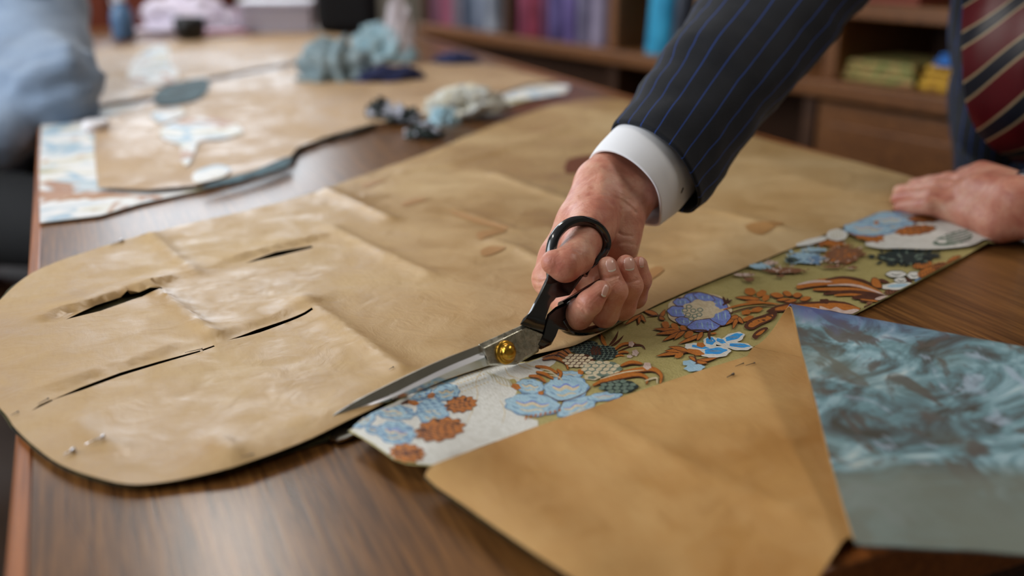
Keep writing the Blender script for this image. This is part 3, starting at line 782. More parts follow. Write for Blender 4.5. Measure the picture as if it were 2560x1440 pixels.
c = g.ramp(n1, [(0.34, rgb(66, 62, 52)), (0.43, rgb(82, 94, 96)), (0.51, rgb(104, 136, 142)), (0.60, rgb(142, 170, 178)), (0.70, rgb(196, 206, 202))])
c = g.mix(g.ramp(n2, [(0.53, W4(0)), (0.60, W4(0.9))]), c, rgb(84, 74, 66))
c = g.mix(g.ramp(n2, [(0.34, W4(0.7)), (0.40, W4(0))]), c, rgb(160, 174, 188))
c = g.mix(g.ramp(n3, [(0.50, W4(0)), (0.62, W4(0.75))]), c, rgb(116, 122, 108))
sx = g.n('ShaderNodeSeparateXYZ'); g.l(g.coord(), sx.inputs[0])
bpos = g.math('ADD', g.math('ADD', g.math('MULTIPLY', sx.outputs[0], BV.x), g.math('MULTIPLY', sx.outputs[1], BV.y)), g.math('MULTIPLY', g.math('SUBTRACT', n1, .5), .05))
tf_ = g.math('SUBTRACT', foot.dot(BV) + .035, bpos)
apos = g.math('ADD', g.math('MULTIPLY', sx.outputs[0], AV.x), g.math('MULTIPLY', sx.outputs[1], AV.y)); a00 = foot.dot(AV)
dpos = g.math('ADD', g.math('ADD', g.math('MULTIPLY', sx.outputs[0], DEP.x), g.math('MULTIPLY', sx.outputs[1], DEP.y)), g.math('MULTIPLY', g.math('SUBTRACT', n2, .5), .03))
vio = g.math('MULTIPLY', g.ramp(tf_, [(.03, W4(.8)), (.05, W4(0))]), g.ramp(g.math('SUBTRACT', apos, a00), [(.05, W4(1)), (.14, W4(0))]))
c = g.mix(vio, c, rgb(66, 72, 128))
dq = PT(2300, 1215, .01).dot(DEP); c = g.mix(g.ramp(g.math('SUBTRACT', dpos, dq - .02), [(.012, W4(.85)), (.028, W4(0))]), c, rgb(112, 116, 104))
g.color(c); th_ = g.noise(g.coord((1500, 500, 1500), (0, 0, .4)), 1.0, 2); g.bump(th_, 0.4, 0.0005)
ff = sheet('brocade_fabric', FF, h_ffab, M_under, .012, .0008, smooth_n=1, sharp=True)
props(ff, 'brocade piece under the front kraft pattern, teal reverse turned over at right', 'fabric')
def flap(name, m, dr, parent, thick, extra):
    NA, NS = 60, 52
    dirv = AV * sl - BV
    lim = (PT(2128, 1384, .009) - CAM).dot(DEP) + (.006 if dr <= 0 else 0)
    V = []
    cols = []
    for i in range(NA):
        u = i / (NA - 1) * .34 + extra
        p0 = AV * (a_at(math.pi * RF) + u) + BV * (base_b + bt)
        dl = lambda p: (p - CAM).dot(DEP) + .10 * ((p - CAM).dot(LAT) - .157)
        send = (dl(p0) - lim) / -(dirv.dot(DEP) + .10 * dirv.dot(LAT))
        cols.append(max(.03, send))
    for r in range(21 + NS):
        for i in range(NA):
            u = i / (NA - 1) * .34 + extra
            if r <= 20:
                t = math.pi * RF * r / 20; an = t / RF
                V.append(fl(a_at(t) + u, base_b + bt + (RF + dr) * math.sin(an), .0055 + RF - (RF + dr) * math.cos(an)))
            else:
                q = (r - 20) / NS; sd = cols[i] * q; a = a_at(math.pi * RF + sd) + u; b = base_b + bt - sd
                z = .0055 + 2 * RF + dr - (2 * RF - .0075) * (1 - (1 - min(1, q * 1.1)) ** 1.6)
                z += .0035 * nz(a, b, 4.2, 13) * min(1, q * 4) + .0012 * nz(a, b, 1.2, 35)
                V.append(fl(a, b, max(z, .0085 + (dr if dr > 0 else 0))))
    Fc = [(r * NA + i, r * NA + i + 1, (r + 1) * NA + i + 1, (r + 1) * NA + i) for r in range(20 + NS) for i in range(NA - 1)]
    me = mesh_of(name, V, Fc)
    o = link(name, me, m, parent); solid(o, thick, 0); subsurf(o, 1)
    return o
o = flap('folded_corner', M_teal, .0016, ff, .0012, .0006); o['label'] = 'turned over teal and grey reverse of the brocade'
o = flap('folded_corner', M_kraft2, 0.0, fp, .0004, 0.0); o['label'] = 'paper lining turned over with the fabric'
pin(1886, 907, 1864, 914, h_front, 'thin pin near the folded corner of the front pattern', True, .00028)
pin(1858, 908, 1838, 916, h_front, 'thin pin left of the one nearest the folded corner', True, .00028)
pin(1833, 935, 1817, 943, h_front, 'small pin below the folded corner on the front pattern', True, .0005)

# ------------------------------------------------------------------ tailor's shears
M_steel = mat('polished_steel', rgb(196, 196, 190), 0.2, 1.0); g = NT(M_steel); g.bump(g.noise(g.coord((300, 300, 300)), 1, 2), 0.03, 0.0003)
g.rough(g.ramp(g.noise(g.coord(), 70, 4), [(0.3, W4(.12)), (0.7, W4(.28))]))
M_steelplate = mat('worn_steel_plate', rgb(168, 164, 148), 0.25, 1.0); g = NT(M_steelplate)
g.rough(g.ramp(g.noise(g.coord(), 160, 5, .7), [(0.35, W4(.16)), (0.65, W4(.45))])); g.color(g.ramp(g.noise(g.coord(), 120, 5, .7, 1.5), [(0.3, rgb(140, 134, 110)), (0.6, rgb(206, 202, 186))]))
M_brass = mat('brass', rgb(206, 158, 62), 0.2, 1.0)
M_enamel = mat('black_enamel', rgb(9, 9, 14), 0.16, 0.0, 0.6, coat=0.6); g = NT(M_enamel); g.bump(g.noise(g.coord((140, 140, 140)), 1, 4), 0.12, 0.0008)
Pt_, Pb_ = PT(830, 1040, .010), PT(1600, 735, .024)
SU = (Pb_ - Pt_).normalized()
uh = Vector((SU.x, SU.y, 0)).normalized(); mh = Vector((-uh.y, uh.x, 0))
if mh.dot(DEP) < 0: mh = -mh
SWv = (Vector((0, 0, 1)) * math.cos(math.radians(20)) + mh * math.sin(math.radians(20)))
SN = SU.cross(SWv).normalized()
if SN.dot(FW) > 0: SN = -SN                 # towards the viewer side
def SP(x, y, off=0.0):
    D = ray(x, y); p0 = Pt_ + SN * off
    return CAM + D * ((p0 - CAM).dot(SN) / D.dot(SN))
shears = empty('tailor_shears', SP(1265, 880), "large steel tailor's shears with black handles and brass screw", 'shears')
def strip_mesh(rows, back, name, m, parent):
    """rows: list of rails of (x, y, off); a closed body with its back at offset back"""
    nR = len(rows); nC = len(rows[0]); V = []; Fc = []
    rows = [catmull(r, 5) for r in rows]; nC = len(rows[0])
    for r in rows:
        for x, y, of in r: V.append(SP(x, y, of))
    for j in (0, nR - 1):
        for x, y, of in rows[j]: V.append(SP(x, y, of) + SN * (back - of))
    for j in range(nR - 1):
        for i in range(nC - 1):
            a = j * nC + i; Fc.append((a, a + 1, a + nC + 1, a + nC))
    b0 = nR * nC; b1 = b0 + nC
    for i in range(nC - 1):
        Fc.append((i, i + 1, b0 + i + 1, b0 + i)[::-1]); a = (nR - 1) * nC + i
        Fc.append((a, a + 1, b1 + i + 1, b1 + i)); Fc.append((b0 + i, b0 + i + 1, b1 + i + 1, b1 + i))
    for e in (0, nC - 1):
        Fc.append(tuple([j * nC + e for j in range(nR)] + [b1 + e, b0 + e]))
    me = mesh_of(name, V, Fc); bm = bmesh.new(); bm.from_mesh(me); bmesh.ops.recalc_face_normals(bm, faces=bm.faces); bm.to_mesh(me); bm.free()
    o = link(name, me, m, parent); e = o.modifiers.new('split', 'EDGE_SPLIT'); e.split_angle = math.radians(14)
    return o
T_ = [(1212, 858, 0), (1120, 893, 0), (1040, 928, 0), (960, 967, 0), (890, 1003, 0), (830, 1041, 0)]
A_ = [(1210, 879, .0002), (1125, 914, .0002), (1050, 950, .0002), (975, 988, .0002), (902, 1017, .0002), (830, 1041.5, 0)]
B_ = [(1212, 893, .0030), (1128, 927, .0028), (1052, 962, .0022), (978, 995, .0014), (905, 1020, .0004), (830, 1042, 0)]
C_ = [(1225, 913, .0006), (1130, 943, .0006), (1060, 972, .0006), (985, 1001, .0006), (910, 1023, .0004), (830, 1042.5, 0)]
bl = strip_mesh([T_, A_, B_, C_], -.0022, 'blade', M_steel, shears)
M_edgeglint = mat('ground_edge_glint', rgb(238, 238, 242), 0.42, 1.0); bl.data.materials.append(M_edgeglint)  # near-white steel paints the highlight onto the ground bevel
for k in range((len(T_) - 1) * 5, (len(T_) - 1) * 10): bl.data.polygons[k].material_index = 1
bl['label'] = 'long upper blade with a ground edge carrying a painted highlight'
def prism(name, loops, m, parent, close_back, bev=0.0):
    """loops: outer to inner outlines (pixels) with offsets towards the viewer; back plane at close_back"""
    V = []; Fc = []; n = len(loops[0][0])
    V += [SP(x, y, close_back) for x, y in loops[0][0]]
    for pts, off in loops: V += [SP(x, y, off) for x, y in pts]
    Fc.append(tuple(range(n)))
    for L in range(len(loops)):
        for i in range(n):
            j = (i + 1) % n; Fc.append((L * n + i, L * n + j, (L + 1) * n + j, (L + 1) * n + i))
    Fc.append(tuple(len(loops) * n + i for i in range(n)))
    me = mesh_of(name, V, Fc); bm = bmesh.new(); bm.from_mesh(me)
    bmesh.ops.triangulate(bm, faces=[f for f in bm.faces if len(f.verts) > 4])
    bmesh.ops.recalc_face_normals(bm, faces=bm.faces); bm.to_mesh(me); bm.free()
    o = link(name, me, m, parent, False)
    if bev: bevel(o, bev, 3)
    return o
o = prism('pivot_plate', [([(1196, 861), (1297, 816), (1314, 808), (1345, 822), (1362, 834), (1346, 880), (1290, 912), (1219, 914)], .0004),
                          ([(1209, 871), (1300, 826), (1314, 818), (1343, 829), (1357, 837), (1343, 876), (1288, 908), (1224, 910)], .0034)], M_steelplate, shears, -.0022, .0004)
o['label'] = 'worn steel plate around the screw'
# the lower blade lies under the cloth, its tip shows
V = [PT(x, y, .0022) for x, y in ((824, 1101), (840, 1080), (862, 1070), (905, 1052), (935, 1050), (905, 1082), (866, 1100), (846, 1106))]
n = len(V); V += [v + Vector((0, 0, .0016)) for v in V]
me = mesh_of('blade', V, [tuple(range(n))[::-1], tuple(range(n, 2 * n))] + [(i, (i + 1) % n, n + (i + 1) % n, n + i) for i in range(n)])
o = link('blade', me, M_steel, shears, False); o['label'] = 'lower blade under the cloth, bright tip showing'
Ms = Matrix.Translation(SP(1263, 881, .0034)) @ SN.to_track_quat('Z', 'Y').to_matrix().to_4x4()
MB().lathe(Ms, [(.0078, 0), (.0081, .0008), (.0079, .0016), (.0070, .0021), (.0059, .0017), (.0055, .0026), (.0054, .0044), (.0048, .0060), (.0034, .0070), (.0012, .0074)], 40).build('pivot_screw', M_brass, shears, True)['label'] = 'domed brass screw'
def handle(shank, ring, radii, o0, o1, name):
    """shank outline extruded, with the finger loop as a tube: one mesh"""
    mb = MB()
    n = len(shank); base = 0
    c0 = Vector((0, 0, 0))
    cx = sum(p[0] for p in shank) / n; cy = sum(p[1] for p in shank) / n
    ins = [(x + (cx - x) * .16, y + (cy - y) * .16) for x, y in shank]
    for pts, of in ((ins, o0), (shank, o0 + .0018), (shank, o1 - .0018), (ins, o1)):
        mb.v += [SP(x, y, of) for x, y in pts]
    for L in range(3):
        for i in range(n):
            j = (i + 1) % n; mb.f.append((L * n + i, L * n + j, (L + 1) * n + j, (L + 1) * n + i))
    for L, rev in ((0, True), (3, False)):
        tri = tessellate_polygon([[Vector((p[0], p[1], 0)) for p in ins]])
        for a, b, c in tri: mb.f.append((L * n + a, L * n + b, L * n + c))
    q = catmull(ring, 8)
    P = [SP(x, y, of) for x, y, of, r in q]; Rr = [r for x, y, of, r in q]
    mb.tube(P, Rr, 10, True, SN.copy(), 1.25)
    me = mesh_of(name, mb.v, mb.f); bm = bmesh.new(); bm.from_mesh(me); bmesh.ops.recalc_face_normals(bm, faces=bm.faces); bm.to_mesh(me); bm.free()
    o = link(name, me, M_enamel, shears); e = o.modifiers.new('split', 'EDGE_SPLIT'); e.split_angle = math.radians(38)
    return o
o = handle([(1300, 811), (1308, 796), (1322, 782), (1346, 736), (1366, 694), (1374, 655), (1400, 650), (1440, 668), (1462, 650), (1474, 655), (1458, 690), (1442, 712), (1424, 738), (1390, 745), (1375, 764), (1361, 804), (1357, 830), (1330, 821)],
           [(1380, 692, .005, .0036), (1377, 652, .006, .0036), (1379, 618, .006, .0036), (1390, 588, .007, .0036), (1414, 563, .008, .0037), (1446, 552, .009, .0037), (1479, 558, .010, .0037), (1504, 578, .012, .0037), (1515, 606, .011, .0036), (1507, 632, .009, .0035), (1487, 650, .007, .0035), (1468, 666, .005, .0035), (1456, 686, .004, .0036)],
           None, -.0015, .0075, 'handle')
o['label'] = 'upper black handle with the thumb ring'
o = handle([(1338, 868), (1352, 845), (1360, 812), (1368, 786), (1388, 768), (1415, 755), (1437, 744), (1446, 752), (1428, 776), (1418, 800), (1426, 820), (1445, 830), (1440, 838), (1412, 828), (1396, 824), (1388, 845), (1378, 862), (1352, 874)],
           [(1405, 765, -.001, .0036), (1438, 746, -.001, .0034), (1475, 722, -.002, .0032), (1515, 700, -.002, .0030), (1555, 690, -.002, .0028), (1586, 698, -.002, .0026), (1596, 722, -.002, .0026), (1586, 755, -.002, .0027), (1560, 786, -.001, .0028), (1528, 808, -.001, .0030), (1490, 823, 0, .0032), (1450, 829, 0, .0034), (1418, 822, 0, .0036), (1402, 800, 0, .0038)],
           None, -.0045, .0040, 'handle')
o['label'] = 'lower black handle with the long finger loop'

# ------------------------------------------------------------------ smooth bodies from distance fields
def surface_nets(Vf, org, h):
    s = Vf < 0; nx, ny, nz_ = Vf.shape
    c = [s[i:nx - 1 + i, j:ny - 1 + j, k:nz_ - 1 + k] for i in (0, 1) for j in (0, 1) for k in (0, 1)]
    cnt = sum(a.astype(np.int8) for a in c); act = (cnt > 0) & (cnt < 8)
    idx = -np.ones(act.shape, np.int64); I = np.argwhere(act); idx[act] = np.arange(len(I))
    acc = np.zeros((len(I), 3)); num = np.zeros(len(I))
    cor = [(i, j, k) for i in (0, 1) for j in (0, 1) for k in (0, 1)]
    g_ = lambda q: Vf[I[:, 0] + q[0], I[:, 1] + q[1], I[:, 2] + q[2]]
    for a in cor:
        for ax in range(3):
            if a[ax] == 0:
                b = list(a); b[ax] = 1
                va, vb = g_(a), g_(b); m = (va < 0) != (vb < 0)
                t = np.where(m, va / (va - vb + 1e-20), 0)
                p = np.array(a, float)[None, :].repeat(len(I), 0); p[:, ax] += t
                acc += p * m[:, None]; num += m
    V = org + h * (I + acc / num[:, None])
    F_ = []
    for ax in range(3):
        u_, v_ = [(1, 2), (2, 0), (0, 1)][ax]
        sl0 = [slice(0, n) for n in Vf.shape]; sl1 = list(sl0); sl0[ax] = slice(0, Vf.shape[ax] - 1); sl1[ax] = slice(1, Vf.shape[ax])
        A = s[tuple(sl0)]; B = s[tuple(sl1)]; E = np.argwhere(A != B)
        ok = (E[:, u_] > 0) & (E[:, v_] > 0) & (E[:, u_] < Vf.shape[u_] - 1) & (E[:, v_] < Vf.shape[v_] - 1); E = E[ok]
        fl_ = A[E[:, 0], E[:, 1], E[:, 2]]
        q = []
        for du, dv in ((1, 1), (0, 1), (0, 0), (1, 0)):
            e = E.copy(); e[:, u_] -= du; e[:, v_] -= dv; q.append(idx[e[:, 0], e[:, 1], e[:, 2]])
        q = np.stack(q, 1); q[~fl_] = q[~fl_][:, ::-1]; F_.append(q)
    return V, np.concatenate(F_)
def smin(a, b, k):
    hh = np.clip(0.5 + 0.5 * (b - a) / k, 0, 1)
    return b * (1 - hh) + a * hh - k * hh * (1 - hh)
def cone(P, a, b, ra, rb):
    a = np.array(a); b = np.array(b); ab = b - a
    t = np.clip(((P - a) @ ab) / (ab @ ab + 1e-12), 0, 1)
    return np.linalg.norm(P - a - t[..., None] * ab, axis=-1) - (ra + (rb - ra) * t)
def chain(P, pts, k):
    d = None
    for (a, ra), (b, rb) in zip(pts[:-1], pts[1:]):
        c = cone(P, a, b, ra, rb); d = c if d is None else smin(d, c, k)
    return d
def grid(pts, h, pad):
    A = np.array([p for p, r in pts]); Rr = max(r for p, r in pts)
    lo = A.min(0) - Rr - pad; hi = A.max(0) + Rr + pad
    n = np.ceil((hi - lo) / h).astype(int) + 1
    X = np.stack(np.meshgrid(*[lo[i] + h * np.arange(n[i]) for i in range(3)], indexing='ij'), -1)
    return lo, X
def lax(V, Fq, it, lam=.5):                   # light smoothing
    e = np.concatenate([Fq[:, [i, (i + 1) % 4]] for i in range(4)]); n = len(V)
    for _ in range(it):
        acc = np.zeros_like(V); num = np.zeros(n)
        np.add.at(acc, e[:, 0], V[e[:, 1]]); np.add.at(acc, e[:, 1], V[e[:, 0]])
        np.add.at(num, e[:, 0], 1); np.add.at(num, e[:, 1], 1)
        V = V + lam * (acc / num[:, None] - V)
    return V
def C3(x, y, d, r): return (tuple(PD(x, y, d)), r)
def Z3(x, y, z, r): return (tuple(PT(x, y, z)), r)

# right hand
palm_ch = [
    [C3(1660, 300, .89, .024), C3(1585, 378, .835, .0205), C3(1503, 462, .79, .0200), C3(1458, 560, .765, .0195), C3(1404, 650, .757, .0165), C3(1376, 697, .750, .0128)],
    [C3(1720, 360, .89, .024), C3(1648, 432, .840, .0205), C3(1566, 496, .795, .0200), C3(1540, 570, .785, .0180), C3(1545, 655, .787, .0140)],
    [C3(1560, 440, .81, .020), C3(1500, 600, .787, .0190), C3(1450, 690, .778, .0140), C3(1500, 690, .785, .0125)],
    [C3(1505, 505, .775, .0165), C3(1484, 572, .745, .0160)],
    [C3(1560, 548, .778, .0120), C3(1556, 612, .772, .0115)],
    [C3(1548, 512, .775, .0075), C3(1560, 530, .774, .0070)],
]
fing = [
    [C3(1376, 697, .750, .0125), C3(1412, 752, .722, .0105), C3(1446, 788, .700, .0100), C3(1474, 757, .683, .0087), C3(1503, 724, .683, .0066)],
    [C3(1440, 712, .777, .0115), C3(1480, 765, .735, .0100), C3(1512, 784, .706, .0098), C3(1538, 728, .693, .0086), C3(1519, 666, .692, .0070)],
    [C3(1500, 702, .786, .0110), C3(1530, 750, .745, .0100), C3(1555, 767, .716, .0096), C3(1577, 714, .705, .0085), C3(1565, 661, .703, .0070)],
    [C3(1545, 660, .787, .0105), C3(1575, 715, .757, .0090), C3(1587, 742, .735, .0086), C3(1602, 700, .726, .0077), C3(1598, 662, .722, .0062)],
    [C3(1476, 562, .746, .0175), C3(1456, 604, .715, .0143), C3(1440, 642, .695, .0126), C3(1412, 662, .684, .0118), C3(1383, 656, .682, .0086)],
]
def hand_sdf(X, palm, fingers, kp=.010, kf=.007, kb=.0012):
    d = None
    for c in palm:
        q = chain(X, c, .006); d = q if d is None else smin(d, q, kp)
    out = d.copy()
    for f in fingers:
        q = chain(X, f, .003)
        out = smin(out, smin(d, q, kf), kb)
    return out
allp = [p for c in palm_ch + fing for p in c]
lo, X = grid(allp, .0011, .004)
VR, FR = surface_nets(hand_sdf(X, palm_ch, fing), lo, .0011); VR = lax(VR, FR, 2); del X
def creases(V, lines, cam_side=.0009):
    Cn = np.array(CAM); Q = V - Cn; z = Q @ np.array(FW); x = 1280 + (Q @ np.array(RT)) / z * FPX; y = 720 - (Q @ np.array(UP)) / z * FPX
    disp = np.zeros(len(V))
    for pts, amp, wd, dmax in lines:
        q = catmull(pts, 6); d = np.full(len(V), 1e9)
        for (ax, ay), (bx, by) in zip(q[:-1], q[1:]):
            dx, dy = bx - ax, by - ay; t = np.clip(((x - ax) * dx + (y - ay) * dy) / (dx * dx + dy * dy + 1e-9), 0, 1)
            d = np.minimum(d, np.hypot(x - ax - t * dx, y - ay - t * dy))
        disp += np.where(z < dmax, amp * np.exp(-(d / wd) ** 2), 0)
    return V + (Q / np.linalg.norm(Q, axis=1)[:, None]) * disp[:, None]
VR = creases(VR, [
    ([(1452, 492), (1510, 488), (1560, 505), (1588, 530)], .0012, 5, .80), ([(1478, 470), (1530, 478), (1585, 505)], .0008, 5, .80), ([(1500, 500), (1530, 515), (1548, 545), (1545, 580)], .0014, 6, .79),
    ([(1420, 545), (1440, 520), (1475, 508)], -.0010, 10, .79), ([(1533, 560), (1550, 585), (1578, 590)], .0006, 4, .79), ([(1540, 612), (1560, 606), (1590, 612)], .0007, 5, .79),
    ([(1398, 628), (1420, 624), (1448, 632)], .0012, 3.5, .72), ([(1393, 618), (1420, 612), (1455, 618)], .0006, 3, .72), ([(1332, 700), (1350, 706), (1368, 700)], .0016, 4, .78), ([(1336, 722), (1352, 722), (1366, 714)], .0012, 4, .78),
    ([(1442, 757), (1455, 768), (1462, 782)], .0010, 3.5, .72), ([(1496, 690), (1515, 696), (1545, 690)], .0008, 3.5, .72), ([(1552, 700), (1575, 705), (1600, 698)], .0007, 3.5, .73),
    ([(1500, 740), (1520, 748), (1545, 742)], .0008, 4, .72), ([(1440, 460), (1480, 440), (1530, 430), (1590, 445)], .0005, 8, .83), ([(1505, 440), (1500, 500), (1480, 540)], -.0012, 14, .80), ([(1548, 450), (1560, 490)], -.0010, 10, .80)])
def sdf_hit(x, y, palm, fingers, d0, d1):
    D = np.array(ray(x, y)); Cc = np.array(CAM); t = d0
    for _ in range(60):
        v_ = hand_sdf((Cc + D * t)[None, :], palm, fingers)[0]
        t += v_ * .9
        if abs(v_) < 2e-5 or t > d1: break
    p = Cc + D * t; e = 3e-4
    gr = np.array([hand_sdf((p + e * np.eye(3)[i])[None, :], palm, fingers)[0] - hand_sdf((p - e * np.eye(3)[i])[None, :], palm, fingers)[0] for i in range(3)])
    return p, gr / (np.linalg.norm(gr) + 1e-12)
# left hand, flat on the table
palm_l = [
    [C3(2720, 470, .955, .024), C3(2620, 496, .938, .0230), Z3(2545, 510, .040, .0230), Z3(2480, 500, .034, .0190), Z3(2420, 462, .030, .0140)],
    [Z3(2560, 540, .030, .0215), Z3(2500, 556, .022, .0175), Z3(2440, 540, .020, .0150), Z3(2378, 524, .019, .0115)],
    [Z3(2540, 500, .045, .020), Z3(2450, 478, .040, .0165), Z3(2400, 490, .028, .0125)],
    [Z3(2520, 470, .045, .018), Z3(2455, 440, .042, .0150)],
]
fing_l = [
    [Z3(2378, 524, .0185, .0108), Z3(2326, 515, .0205, .0092), Z3(2285, 518, .0125, .0082), Z3(2250, 518, .0085, .0066)],
    [Z3(2392, 500, .026, .0115), Z3(2336, 492, .026, .0098), Z3(2285, 496, .0160, .0088), Z3(2244, 497, .0100, .0072)],
    [Z3(2408, 478, .030, .0120), Z3(2348, 470, .028, .0100), Z3(2296, 475, .0170, .0088), Z3(2250, 478, .0105, .0074)],
    [Z3(2425, 456, .032, .0120), Z3(2370, 454, .028, .0100), Z3(2326, 459, .0170, .0088), Z3(2285, 463, .0100, .0074)],
    [Z3(2470, 440, .040, .0140), Z3(2440, 436, .024, .0120), Z3(2410, 438, .0120, .0095)],
]
allp = [p for c in palm_l + fing_l for p in c]
lo, X = grid(allp, .0019, .004)
VL, FL_ = surface_nets(hand_sdf(X, palm_l, fing_l), lo, .0019); VL = lax(VL, FL_, 2); del X
def coarse(chains, h, k, pad=.03):
    lo, X = grid([p for c in chains for p in c], h, pad)
    d = None
    for c in chains:
        q = chain(X, c, k); d = q if d is None else smin(d, q, k)
    V_, F_ = surface_nets(d, lo, h)
    return lax(V_, F_, 2), F_
def W3(x, y, z, r): return ((x, y, TZ + z), r)
# trunk, arms, neck and head of the tailor (mostly beyond the frame)
body_ch = [
    [C3(1690, 330, .89, .028), C3(2060, -100, 1.07, .036), W3(1.07, 1.02, .39, .048), W3(1.16, .88, .41, .060), W3(1.24, .73, .39, .048), W3(1.10, .55, .20, .036), C3(2740, 466, .958, .024)],
    [W3(1.18, .89, .36, .085), W3(1.26, .91, .18, .09), W3(1.34, .93, .10, .09)],
    [W3(1.15, .87, .44, .058), W3(1.08, .82, .54, .055), W3(1.05, .80, .60, .080), W3(1.04, .79, .67, .085)],
    [W3(1.00, .76, .60, .040), W3(1.00, .76, .56, .034)], [W3(.965, .735, .615, .012), W3(.955, .73, .595, .014)],
    [W3(1.05, .885, .62, .012), W3(1.06, .888, .60, .010)], [W3(1.09, .715, .62, .012), W3(1.10, .718, .60, .010)],
]
VB, FB = coarse(body_ch, .009, .02)
M_skin = mat('skin', rgb(206, 152, 128), 0.42, spec=0.45, sss=0.25); g = NT(M_skin)
nA = g.noise(g.coord(), 42, 5, .6, .4); nB = g.noise(g.coord(), 130, 4, .6)
c = g.ramp(nA, [(0.32, rgb(186, 112, 92)), (0.5, rgb(206, 142, 118)), (0.7, rgb(216, 166, 140))])
c = g.mix(g.ramp(nB, [(0.5, W4(0)), (0.75, W4(0.45))]), c, rgb(172, 88, 74)); g.color(c)
vor = g.n('ShaderNodeTexVoronoi'); g.l(g.coord((900, 500, 900)), vor.inputs['Vector']); vor.inputs['Scale'].default_value = 1
wr = g.noise(g.coord((60, 220, 160), (0.4, 0.7, 0.3)), 1, 5, .6, .8)
g.bump(g.math('ADD', g.math('MULTIPLY', vor.outputs['Distance'], .12), g.math('MULTIPLY', wr, 1.0)), 0.42, .0018)
def joinV(parts):
    V_ = np.concatenate([p[0] for p in parts]); F_ = []; o_ = 0
    for v_, f_ in parts: F_.append(f_ + o_); o_ += len(v_)
    return V_, np.concatenate(F_)
V_, F_ = joinV([(VR, FR), (VL, FL_), (VB, FB)])
tailor = empty('person', (1.28, .9, 0), 'person in navy pinstripe suit and striped tie, cutting with shears', 'person')
body = link('body', mesh_of('body', V_.tolist(), F_.tolist()), M_skin, tailor)
M_nail = mat('fingernail', rgb(222, 172, 156), 0.22, coat=0.3); M_nailtip = mat('fingernail_edge', rgb(232, 220, 208), 0.35)
def nail(cx, cy, rx, ry, rot, palm, fingers, d0, d1):
    a = math.radians(rot); N = 9; V = []; Fc = []; mi = []
    for j in range(N):
        for i in range(N):
            u, v_ = -1 + 2 * i / (N - 1), -1 + 2 * j / (N - 1)
            k = math.sqrt(max(0, 1 - .42 * v_ * v_)) ; px_, py_ = u * rx * k, v_ * ry * math.sqrt(max(0, 1 - .30 * u * u))
            p, nn = sdf_hit(cx + px_ * math.cos(a) - py_ * math.sin(a), cy + px_ * math.sin(a) + py_ * math.cos(a), palm, fingers, d0, d1)
            V.append(p + nn * (.00042 if max(abs(u), abs(v_)) < .95 else .00005))
    for j in range(N - 1):
        for i in range(N - 1): Fc.append((j * N + i, j * N + i + 1, (j + 1) * N + i + 1, (j + 1) * N + i)); mi.append(1 if j == N - 2 else 0)
    o = link('fingernail', mesh_of('fingernail', V, Fc, mi), [M_nail, M_nailtip], body); return o
nail(1527, 663, 12, 17, -14, palm_ch, fing, .62, .74); nail(1573, 660, 13.5, 17, -4, palm_ch, fing, .62, .75); nail(1604, 656, 6, 13, -2, palm_ch, fing, .62, .76); nail(1513, 727, 7.5, 16, 18, palm_ch, fing, .62, .74)

# ------------------------------------------------------------------ clothing
def ringloft(rings, m, name, parent, nseg=64, sub=7, thick=.0016, circ_m=.32, wrinkle=0.0, seed=0.0, closed_end=False, pinch=0.0):
    """rings: (Lx,Ly,Rx,Ry,depth,half depth, near offset px x, y)"""
    rr = catmull(rings, sub)
    V = []; uv = []; Lacc = 0; prev = None
    for r in rr:
        Lp = PD(r[0], r[1], r[4]); Rp = PD(r[2], r[3], r[4] + (r[8] if len(r) > 8 else 0)); c = (Lp + Rp) / 2; a = (Rp - Lp) / 2
        b = (RT * r[6] - UP * r[7]) * (r[4] / FPX) - FW * r[5]
        if prev: Lacc += (c - prev).length
        prev = c
        for k in range(nseg):
            t = 2 * math.pi * k / nseg
            ct, st = math.cos(t), math.sin(t)
            if pinch and ct > 0: st = st * (1 - pinch * ct ** 3)
            p = c + a * ct + b * st
            if wrinkle:
                nrm = (a * ct * b.length / a.length + b * st * a.length / b.length).normalized()
                p = p + nrm * wrinkle * (noise.noise(Vector((p.x * 16 + seed, p.y * 16, p.z * 34))) + .5 * noise.noise(Vector((p.x * 45, p.y * 45 + seed, p.z * 60))))
            V.append(p); uv.append((k / nseg, Lacc))
    n = len(rr); Fc = []; me_uv = []
    for i in range(n - 1):
        for k in range(nseg):
            k2 = (k + 1) % nseg; Fc.append((i * nseg + k, i * nseg + k2, (i + 1) * nseg + k2, (i + 1) * nseg + k))
            u0, u1 = k / nseg, (k + 1) / nseg
            me_uv += [(u0, uv[i * nseg][1]), (u1, uv[i * nseg][1]), (u1, uv[(i + 1) * nseg][1]), (u0, uv[(i + 1) * nseg][1])]
    me = bpy.data.meshes.new(name); me.from_pydata([tuple(v) for v in V], [], Fc)
    ul = me.uv_layers.new(name='UVMap')
    for i, q in enumerate(me_uv): ul.data[i].uv = q
    o = link(name, me, m, parent); md = o.modifiers.new('solid', 'SOLIDIFY'); md.thickness = thick; md.offset = 0
    return o
